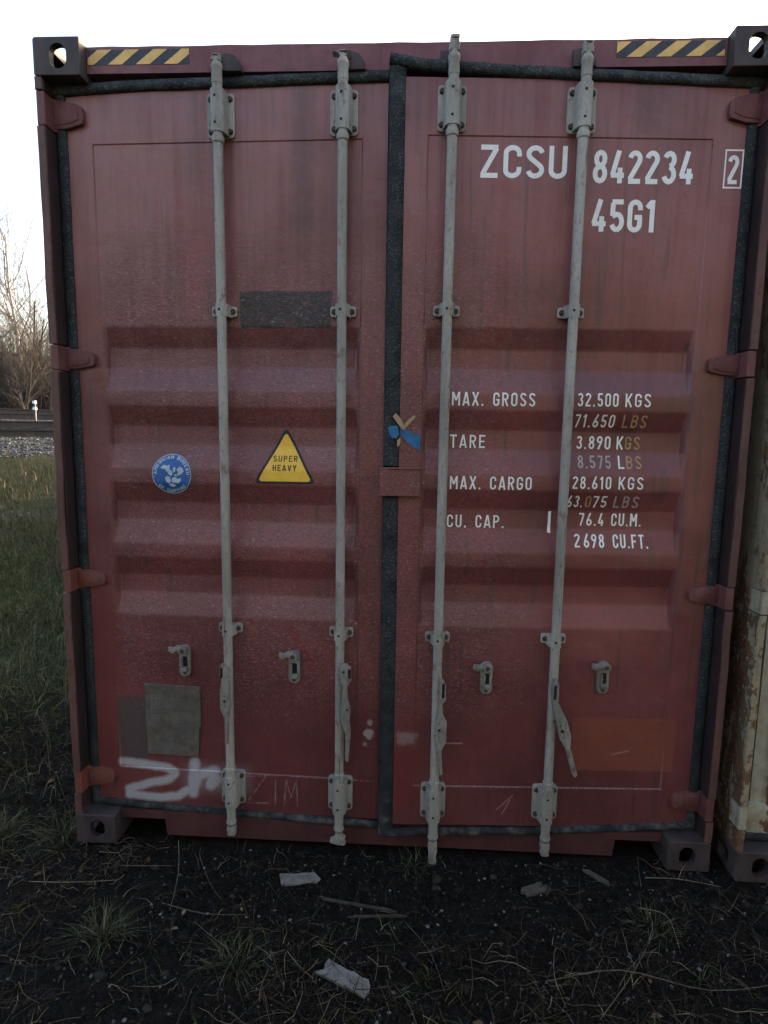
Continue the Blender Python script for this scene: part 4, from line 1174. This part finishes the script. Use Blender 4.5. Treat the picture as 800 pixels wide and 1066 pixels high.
sticks(2400, -2.2, 4.0, -2.2, 1.6, .03, .24, .0010, G_dry, 13, 'straw', 'pale straw stalks lying loosely on the dark soil', front)

def stones(n, x0, x1, y0, y1, r0, r1, mat, seed, name, label, dens=None):
    r_ = np.random.default_rng(seed); P = scatter(n, x0, x1, y0, y1, seed, dens); n = len(P)
    t = (1+5**.5)/2
    I = np.array([(-1, t, 0), (1, t, 0), (-1, -t, 0), (1, -t, 0), (0, -1, t), (0, 1, t), (0, -1, -t), (0, 1, -t), (t, 0, -1), (t, 0, 1), (-t, 0, -1), (-t, 0, 1)])/1.9
    Fi = np.array([(0, 11, 5), (0, 5, 1), (0, 1, 7), (0, 7, 10), (0, 10, 11), (1, 5, 9), (5, 11, 4), (11, 10, 2), (10, 7, 6), (7, 1, 8), (3, 9, 4), (3, 4, 2), (3, 2, 6), (3, 6, 8), (3, 8, 9), (4, 9, 5), (2, 4, 11), (6, 2, 10), (8, 6, 7), (9, 8, 1)])
    rad = r0+(r1-r0)*r_.random(n)**3
    V = I[None]*(1+r_.normal(0, .22, (n, 12, 1)))*r_.uniform(.6, 1.2, (n, 1, 3))*rad[:, None, None]
    a = r_.random(n)*6.28; ca, sa = np.cos(a)[:, None], np.sin(a)[:, None]
    V = np.stack([V[..., 0]*ca-V[..., 1]*sa, V[..., 0]*sa+V[..., 1]*ca, V[..., 2]*.7], -1)+P[:, None, :]
    me = np_mesh(name, V.reshape(-1, 3), [(Fi[None]+(np.arange(n)*12)[:, None, None]).reshape(-1, 3)], np.repeat(r_.random(n), 12))
    return tag(link_mesh(name, me, mat), label, None, None, 'stuff')
S_mat = blade_mat('gravel_bits', [(0, (.010, .010, .010)), (.60, (.024, .023, .022)), (.90, (.055, .055, .054)), (1, (.19, .195, .20))])
B_mat = blade_mat('ballast_stones', [(0, (.04, .042, .044)), (.6, (.11, .112, .115)), (1, (.22, .22, .23))])
stones(42000, -1.4, 3.6, -1.6, 1.0, .0012, .0075, S_mat, 21, 'gravel', 'fine black gravel and cinders on the soil', None)
stones(22000, -14, -.9, 4, 18, .02, .045, B_mat, 22, 'ballast', 'grey ballast stones under the railway tracks',
       lambda x, y: np.where((sdist(x, y) > -1.5) & (sdist(x, y) < 4.0), 1., np.where((sdist(x, y) > -5.0) & (sdist(x, y) < -4.1), .30, 0.)))

mat_d = lambda x, y: np.clip(3.2*fbm(x*1.7+9, y*1.7, 61, 4)+.25+.45*np.clip(-.35-y, 0, .8)+.5*(x < .1), 0, 1)*np.where((y > -.32) & (x > .3) & (x < 2.4), .12, 1)
sticks(30000, -2.4, 4.0, -2.2, 1.4, .03, .20, .0011, blade_mat('thatch', [(0, (.012, .009, .006)), (.5, (.040, .030, .019)), (.85, (.100, .078, .050)), (1, (.24, .19, .13))]), 15, 'thatch', 'matted dead grass lying on the soil in the foreground', mat_d)
P = scatter(46000, -6, -.05, .2, 8, 27, lambda x, y: np.where((sdist(x, y) > -8.8) & (sdist(x, y) < -4.3), .25+.75*clump(x, y, 1.3, 66), .28*clump(x, y, 1.6, 67)*(sdist(x, y) < -8.8)))
grass_obj('dead_weeds', P, .17, .0016, .7, G_dry, 28, 'brown dead weed stalks standing in the turf at the left')
# fallen leaves
C_mat = blade_mat('soil_clods', [(0, (.006, .0055, .005)), (.8, (.018, .015, .012)), (1, (.035, .03, .026))])
stones(9000, -1.8, 3.8, -1.8, 1.0, .005, .022, C_mat, 23, 'soil_clods', 'dark crumbly clods of soil in front of the container', lambda x, y: np.clip(clump(x, y, 4, 12)+.1, 0, 1))
def leaf_litter(n, seed):
    r_ = np.random.default_rng(seed); P = scatter(n, -1.6, 3.4, -1.6, .8, seed, lambda x, y: np.where(x < 1, 1, .5)*np.where(y > -.3, .4, 1)); n = len(P)
    a = r_.random(n)*6.28; s = r_.uniform(.008, .020, n); tl = r_.normal(0, .35, n)
    o = np.array([(-1, 0), (-.5, .42), (.2, .48), (.8, .2), (1.1, 0), (.8, -.22), (.2, -.5), (-.5, -.4)])
    X = o[None, :, 0]*s[:, None]; Y = o[None, :, 1]*s[:, None]; Zc = np.abs(Y)*.7+X*tl[:, None]*.4
    V = np.stack([X*np.cos(a)[:, None]-Y*np.sin(a)[:, None], X*np.sin(a)[:, None]+Y*np.cos(a)[:, None], Zc+.010], -1)+P[:, None]
    me = np_mesh('fallen_leaves', V.reshape(-1, 3), [(np.arange(8)[None]+(np.arange(n)*8)[:, None])], np.repeat(r_.random(n), 8))
    tag(link_mesh('fallen_leaves', me, blade_mat('leaf_brown', [(0, (.030, .020, .012)), (.6, (.075, .045, .024)), (1, (.20, .14, .085))])), 'small curled brown leaves on the dark soil', None, None, 'stuff')
leaf_litter(230, 41)

# wood scraps, each its own thing
scrap_mat = simple_paint('weathered_wood', (.12, .110, .098), (.20, .188, .172), .5, (.06, .05, .045), rough=.85, sc=30)
scrap_mat2 = simple_paint('weathered_wood_dark', (.050, .043, .037), (.085, .075, .065), .5, (.04, .032, .028), rough=.85, sc=30)
scrap_mat3 = simple_paint('rotten_stick', (.030, .025, .021), (.060, .050, .042), .5, (.02, .016, .013), rough=.9, sc=30)
def wood_scrap(loc, rz, L, w, t, seed, mat, label, tilt=0, kind='wood_scrap', cat='wood scrap'):
    rr = random.Random(seed); bm = bmesh.new(); n = 7
    top = []; bot = []
    for k in range(n):
        x = -L/2+L*k/(n-1)
        e0, e1 = w/2*(1+rr.uniform(-.14, .08)), w/2*(1+rr.uniform(-.14, .08))
        sk = (rr.uniform(-.06, .06) if k == 0 else rr.uniform(-.10, .10))*L*(k in (0, n-1))
        z = rr.uniform(-.0004, .0004)
        row = [(x+sk, -e0, z), (x+rr.uniform(-.02, .02)*(k in (0, n-1)), -e0*.3, z+t*.04), (x+rr.uniform(-.012, .012)*(k in (0, n-1)), e1*.35, z-t*.04), (x-sk, e1, z)]
        top.append([bm.verts.new((a, b_, c+t)) for a, b_, c in row]); bot.append([bm.verts.new((a, b_, 0)) for a, b_, c in row])
    for k in range(n-1):
        for j in range(3):
            bm.faces.new((top[k][j], top[k+1][j], top[k+1][j+1], top[k][j+1])); bm.faces.new((bot[k][j], bot[k][j+1], bot[k+1][j+1], bot[k+1][j]))
        bm.faces.new((top[k][0], bot[k][0], bot[k+1][0], top[k+1][0])); bm.faces.new((top[k][3], top[k+1][3], bot[k+1][3], bot[k][3]))
    for k in (0, n-1):
        for j in range(3): bm.faces.new((top[k][j], top[k][j+1], bot[k][j+1], bot[k][j]))
    bmesh.ops.recalc_face_normals(bm, faces=bm.faces)
    z = float(height(loc[0], loc[1]))
    o = obj(kind, bm, mat, None, (loc[0], loc[1], z+.004), (tilt, tilt*.4, rz)); tag(o, label, cat); return o
wood_scrap((.905, -.125), R(12), .125, .048, .008, 1, scrap_mat, 'short pale wood chip lying just below the door with the yellow triangle', .12)
wood_scrap((1.120, -.520), R(-24), .155, .050, .010, 2, scrap_mat, 'pale split board piece nearest the camera at bottom centre', .10)
wood_scrap((1.755, -.140), R(28), .085, .036, .010, 3, scrap_mat2, 'small grey wood chip below the door with the stencilled numbers', .12)
wood_scrap((2.005, -.060), R(-42), .085, .018, .009, 4, scrap_mat2, 'dark splinter lying near the right-hand corner casting', .05)
wood_scrap((1.130, -.235), R(-8), .26, .010, .006, 5, scrap_mat3, 'long dark broken stick below the centre gasket', .03, 'stick', 'stick')
wood_scrap((1.210, -.275), R(6), .17, .008, .006, 6, scrap_mat3, 'shorter dark stick beside the long broken stick', .05, 'stick', 'stick')

def twig_thing(pts, w, mat, label):
    P = [Vector((x, y, float(height(x, y))+z)) for x, y, z in pts]; c = P[0].copy(); bm = bmesh.new()
    rings = []
    # smooth the path
    Q = []
    for i in range(len(P)-1):
        for k in range(4):
            t = k/4; p0 = P[max(i-1, 0)]; p1 = P[i]; p2 = P[i+1]; p3 = P[min(i+2, len(P)-1)]
            Q.append(.5*((2*p1)+(-p0+p2)*t+(2*p0-5*p1+4*p2-p3)*t*t+(-p0+3*p1-3*p2+p3)*t**3))
    Q.append(P[-1])
    path = []
    for i, q in enumerate(Q):
        d = (Q[min(i+1, len(Q)-1)]-Q[max(i-1, 0)]).normalized(); s = d.cross(Vector((0, 0, 1))).normalized(); u = s.cross(d)
        f = w*(1-.55*i/len(Q))
        path.append((q-c, s*f, u*f))
    sweep(bm, path, [(math.cos(k*math.pi/3), math.sin(k*math.pi/3)) for k in range(6)])
    o = obj('twig', bm, mat, None, c, smooth=True); tag(o, label, 'twig', 'twigs lying in front of the container'); return o
tw_m = simple_paint('twig_bark', (.055, .043, .032), (.11, .09, .065), .3, (.03, .025, .02), rough=.85, sc=40)
tw_p = simple_paint('twig_pale', (.13, .105, .072), (.20, .165, .115), .3, (.10, .07, .04), rough=.85, sc=40)
for pts, w, mt, lb in (
    ([(.50, .00, .02), (.53, -.09, .05), (.60, -.18, .02), (.66, -.24, .01)], .0013, tw_m, 'dark curved twig starting under the sill left of the first rod'),
    ([(.42, -.02, .06), (.47, -.15, .035), (.50, -.30, .012)], .0012, tw_p, 'tan stalk leaning forward near the left fork notch'),
    ([(.20, -.10, .01), (.32, -.11, .02), (.43, -.11, .03)], .0018, tw_m, 'grey twig lying level below the left corner casting'),
    ([(-.06, -.20, .01), (.10, -.20, .02), (.25, -.17, .01)], .0018, tw_p, 'pale grey stick at the far left below the corner casting'),
    ([(.46, -.27, .01), (.62, -.31, .015), (.76, -.30, .008)], .0018, tw_m, 'dark twig lying in the middle of the left foreground'),
    ([(.60, -.34, .01), (.70, -.42, .02), (.80, -.46, .005)], .0014, tw_m, 'thin dark twig pointing at the nearest split board'),
    ([(.93, -.44, .01), (.98, -.50, .02), (1.03, -.53, .01)], .0014, tw_p, 'short pale twig left of the nearest split board'),
    ([(2.18, -.05, .012), (2.30, -.052, .016), (2.44, -.075, .01)], .0016, tw_p, 'bright straw-coloured twig below the right corner casting'),
    ([(1.72, -.50, .01), (1.95, -.46, .03), (2.20, -.50, .012), (2.45, -.47, .02)], .0021, tw_m, 'long twig crossing the lower right foreground'),
    ([(1.85, -.60, .01), (1.97, -.50, .06), (2.08, -.38, .09)], .0016, tw_m, 'tan twig standing up slanting in the lower right foreground'),
    ([(1.30, -.30, .01), (1.38, -.42, .02), (1.42, -.55, .01)], .0013, tw_m, 'thin twig pointing at the camera near bottom centre'),
    ([(2.10, -.20, .01), (2.16, -.28, .05), (2.17, -.36, .01)], .0013, tw_p, 'small bent straw below the fork notch of the right-hand side')):
    twig_thing(pts, w, mt, lb)

def tuft(x, y, n, h, mat, seed, label):
    n = int(n*2.4); r_ = np.random.default_rng(seed); a = r_.random(n)*6.28; rr = .075*r_.random(n)**.7; a = a+r_.normal(0, .1)
    z0 = float(height(x, y)); P = np.stack([rr*np.cos(a), rr*np.sin(a), 0*a], 1)
    n_ = n; hh = h*(.45+.6*r_.random(n)); ln = r_.uniform(.3, 1.5, n); w = .0006+.0006*r_.random(n)
    a2 = a+r_.normal(0, .9, n); d = np.stack([np.cos(a2), np.sin(a2), 0*a], 1); sd = np.stack([-np.sin(a), np.cos(a), 0*a], 1)
    lv = [P+d*(hh*ln*t*t)[:, None]+np.array([0, 0, 1])*(hh*(t-.45*ln*t*t))[:, None] for t in (0, .35, .7, 1)]
    V = np.stack([lv[0]-sd*w[:, None], lv[0]+sd*w[:, None], lv[1]-sd*w[:, None], lv[1]+sd*w[:, None], lv[2]-sd*w[:, None]*.7, lv[2]+sd*w[:, None]*.7, lv[3]], 1)
    i = np.arange(n)[:, None]*7
    me = np_mesh('grass_tuft', V.reshape(-1, 3), [np.concatenate([i+np.array([[0, 1, 3, 2]]), i+np.array([[2, 3, 5, 4]])]), i+np.array([[4, 5, 6]])], np.repeat(r_.random(n), 7))
    tag(link_mesh('grass_tuft', me, mat, None, (x, y, z0)), label, 'grass tuft', 'grass tufts near the container')
G_tuft = blade_mat('tuft_blades', [(0, (.025, .032, .014)), (.5, (.055, .062, .032)), (.85, (.11, .11, .065)), (1, (.20, .18, .12))])
for x, y, n, h, sd, lb in ((.33, -.42, 90, .11, 1, 'pale green grass tuft in the lower left foreground'), (-.08, .05, 70, .13, 2, 'grass tuft just left of the bottom left corner casting'),
    (-.33, .02, 90, .12, 3, 'bushy green grass tuft at the left edge beside the container foot'), (.78, -.50, 60, .09, 4, 'yellowish grass tuft left of the nearest split board'),
    (1.33, -.045, 26, .08, 5, 'sprig of green grass under the third lock rod'), (2.13, -.27, 40, .06, 6, 'small pale sprout on the right side of the bare soil'),
    (-.22, .95, 120, .20, 7, 'tall grass tuft leaning against the container left side'), (-.16, 1.6, 120, .22, 8, 'second tall grass tuft farther along the container left side')):
    tuft(x, y, n, h, G_tuft, sd, lb)

# ------------------------------------------------------------------ bare trees and thicket beyond the railway
def tube_arrays(segs, k=4):
    """segs: array rows x0 y0 z0 x1 y1 z1 r0 r1"""
    S = np.array(segs); p0, p1 = S[:, :3], S[:, 3:6]; d = p1-p0; L = np.linalg.norm(d, axis=1, keepdims=True); d = d/np.maximum(L, 1e-6)
    ref = np.where(np.abs(d[:, 2:3]) > .9, np.array([[1., 0, 0]]), np.array([[0, 0, 1.]]))
    s = np.cross(d, ref); s /= np.linalg.norm(s, axis=1, keepdims=True); u = np.cross(s, d); V = []
    for p, rr in ((p0, S[:, 6]), (p1, S[:, 7])):
        for j in range(k):
            a = 2*np.pi*j/k; V.append(p+(s*math.cos(a)+u*math.sin(a))*rr[:, None])
    V = np.stack(V, 1); b0 = (np.arange(len(S))*2*k)[:, None]
    F = np.concatenate([b0+np.array([[j, (j+1) % k, k+(j+1) % k, k+j]]) for j in range(k)])
    return V.reshape(-1, 3), F, np.repeat(np.random.default_rng(1).random(len(S)), 2*k)
def grow(seed, Ht, r0, spread, depth, shrub=False, birch=False):
    rr = random.Random(seed); trunk, twigs = [], []
    def branch(p, d, L, rad, lev):
        n = 4 if lev < 2 else 3; q = p
        for i in range(n):
            d = (d+Vector((rr.gauss(0, .13), rr.gauss(0, .13), rr.gauss(.04 if not birch or lev < 2 else -.05, .08)))).normalized()
            q2 = q+d*L/n; ra = rad*(1-.8*i/n*.7); rb = rad*(1-.8*(i+1)/n*.7)
            (trunk if lev == 0 else twigs).append((*q, *q2, ra, max(rb, .002)))
            if lev < depth:
                nb_ = (rr.choice((2, 3)) if birch else rr.choice((1, 2, 2))) if lev else 4 if birch else 3
                for _ in range(nb_):
                    if lev == 0 and i < (0 if shrub else 1): continue
                    az = rr.random()*6.28; s = Vector((math.cos(az), math.sin(az), 0)); s = (s-d*s.dot(d)).normalized()
                    nd = (d*math.cos(spread)+s*math.sin(spread)+Vector((0, 0, .15))).normalized()
                    branch(q+(q2-q)*rr.random(), nd, L*rr.uniform(.42, .62)*(1-.10*i), max(rb*.55, .003), lev+1)
            q = q2
    if shrub:
        for k in range(6):
            az = rr.random()*6.28; branch(Vector((rr.gauss(0, .35), rr.gauss(0, .35), -.1)), Vector((math.cos(az)*.30, math.sin(az)*.30, 1)).normalized(), Ht*rr.uniform(.6, 1), r0, 0)
    else: branch(Vector((0, 0, -.1)), Vector((rr.gauss(0, .03), rr.gauss(0, .03), 1)), Ht, r0, 0)
    return trunk, twigs
bark = blade_mat('bare_bark', [(0, (.050, .040, .034)), (1, (.09, .075, .062))])
twigm = blade_mat('bare_twigs', [(0, (.060, .048, .042)), (.7, (.115, .094, .080)), (1, (.18, .15, .12))])
birchm = blade_mat('birch_bark', [(0, (.40, .37, .34)), (1, (.60, .56, .50))])
birtw = blade_mat('birch_twigs', [(0, (.14, .09, .07)), (.7, (.24, .16, .12)), (1, (.36, .26, .19))])
protos = {}
def tree_proto(kind, seed, **kw):
    t, w = grow(seed, **kw)
    V, F_, rn = tube_arrays(t, 6); mt = np_mesh(kind+'_trunk', V, [F_], rn); mt.materials.append(birchm if 'birch' in kind else bark)
    V, F_, rn = tube_arrays(w, 3); mw = np_mesh(kind+'_crown', V, [F_], rn); mw.materials.append(birtw if 'birch' in kind else twigm)
    return mt, mw
PT = {'birch_tree': [tree_proto('birch', 2, Ht=9.5, r0=.10, spread=R(34), depth=3, birch=True), tree_proto('birch', 5, Ht=8.5, r0=.09, spread=R(30), depth=3, birch=True)],
      'bare_tree': [tree_proto('bare', 11, Ht=6.5, r0=.08, spread=R(46), depth=3), tree_proto('bare', 12, Ht=5.8, r0=.07, spread=R(50), depth=3)],
      'bare_shrub': [tree_proto('shrub', 21, Ht=3.6, r0=.03, spread=R(40), depth=3, shrub=True), tree_proto('shrub', 22, Ht=3.2, r0=.03, spread=R(44), depth=3, shrub=True)]}
def plant(kind, i, px, dist, sc, label, group):
    """px: bearing in degrees left of straight ahead, dist: metres from the camera"""
    a = R(px); x = 1.294-dist*math.sin(a); y = -2.103+dist*math.cos(a)
    mt, mw = PT[kind][i % 2]
    e = empty(kind, (x, y, float(height(x, y))), random.random()*6.28); e.scale = (sc, sc, sc)
    tag(e, label, kind.split('_')[1], group)
    for nm, me_ in (('trunk' if 'tree' in kind else 'stem', mt), ('crown', mw)):
        o = bpy.data.objects.new(nm, me_); COL.objects.link(o); o.parent = e
plant('birch_tree', 0, 33.9, 29, .82, 'tallest pale birch rising above the thicket at the left edge', None)
plant('birch_tree', 1, 32.3, 31, .70, 'slimmer birch beside the tallest birch, nearer the container', None)
plant('birch_tree', 0, 36.0, 31, .66, 'birch at the very left edge of the picture', None)
k = 0
for dist in (24.5, 26.5, 29, 32):
    for a in np.arange(29.5, 50, 2.2 if dist < 30 else 2.6):
        kd = 'bare_shrub' if (k*7) % 3 else 'bare_tree'
        plant(kd, k, a+random.uniform(-.8, .8), dist+random.uniform(-.8, .8), random.uniform(.78, 1.1)*(1.1 if kd == 'bare_shrub' else .72), 'bare brown shrub in the thicket behind the railway' if kd == 'bare_shrub' else 'leafless grey-brown tree in the thicket behind the railway',
              'bare shrubs behind the railway' if kd == 'bare_shrub' else 'leafless trees behind the railway'); k += 1
def undergrowth():
    r_ = np.random.default_rng(77); n = 60000; t = r_.uniform(-34, 14, n); s = r_.uniform(10.5, 24, n)
    p = S0[None]+SN[None]*s[:, None]+SD[None]*t[:, None]; z = height(p[:, 0], p[:, 1])
    a = r_.random(n)*6.28; L = r_.uniform(.5, 3.6, n); tl = r_.uniform(.05, .6, n)
    d = np.stack([np.cos(a)*np.sin(tl), np.sin(a)*np.sin(tl), np.cos(tl)], 1)
    S = np.concatenate([p, z[:, None], p+d[:, :2]*L[:, None], (z+d[:, 2]*L)[:, None], np.full((n, 1), .008), np.full((n, 1), .003)], 1)
    V, F_, rn = tube_arrays(S, 3)
    tag(link_mesh('undergrowth', np_mesh('undergrowth', V, [F_], rn), twigm), 'dense brown leafless undergrowth behind the railway', None, None, 'stuff')
undergrowth()
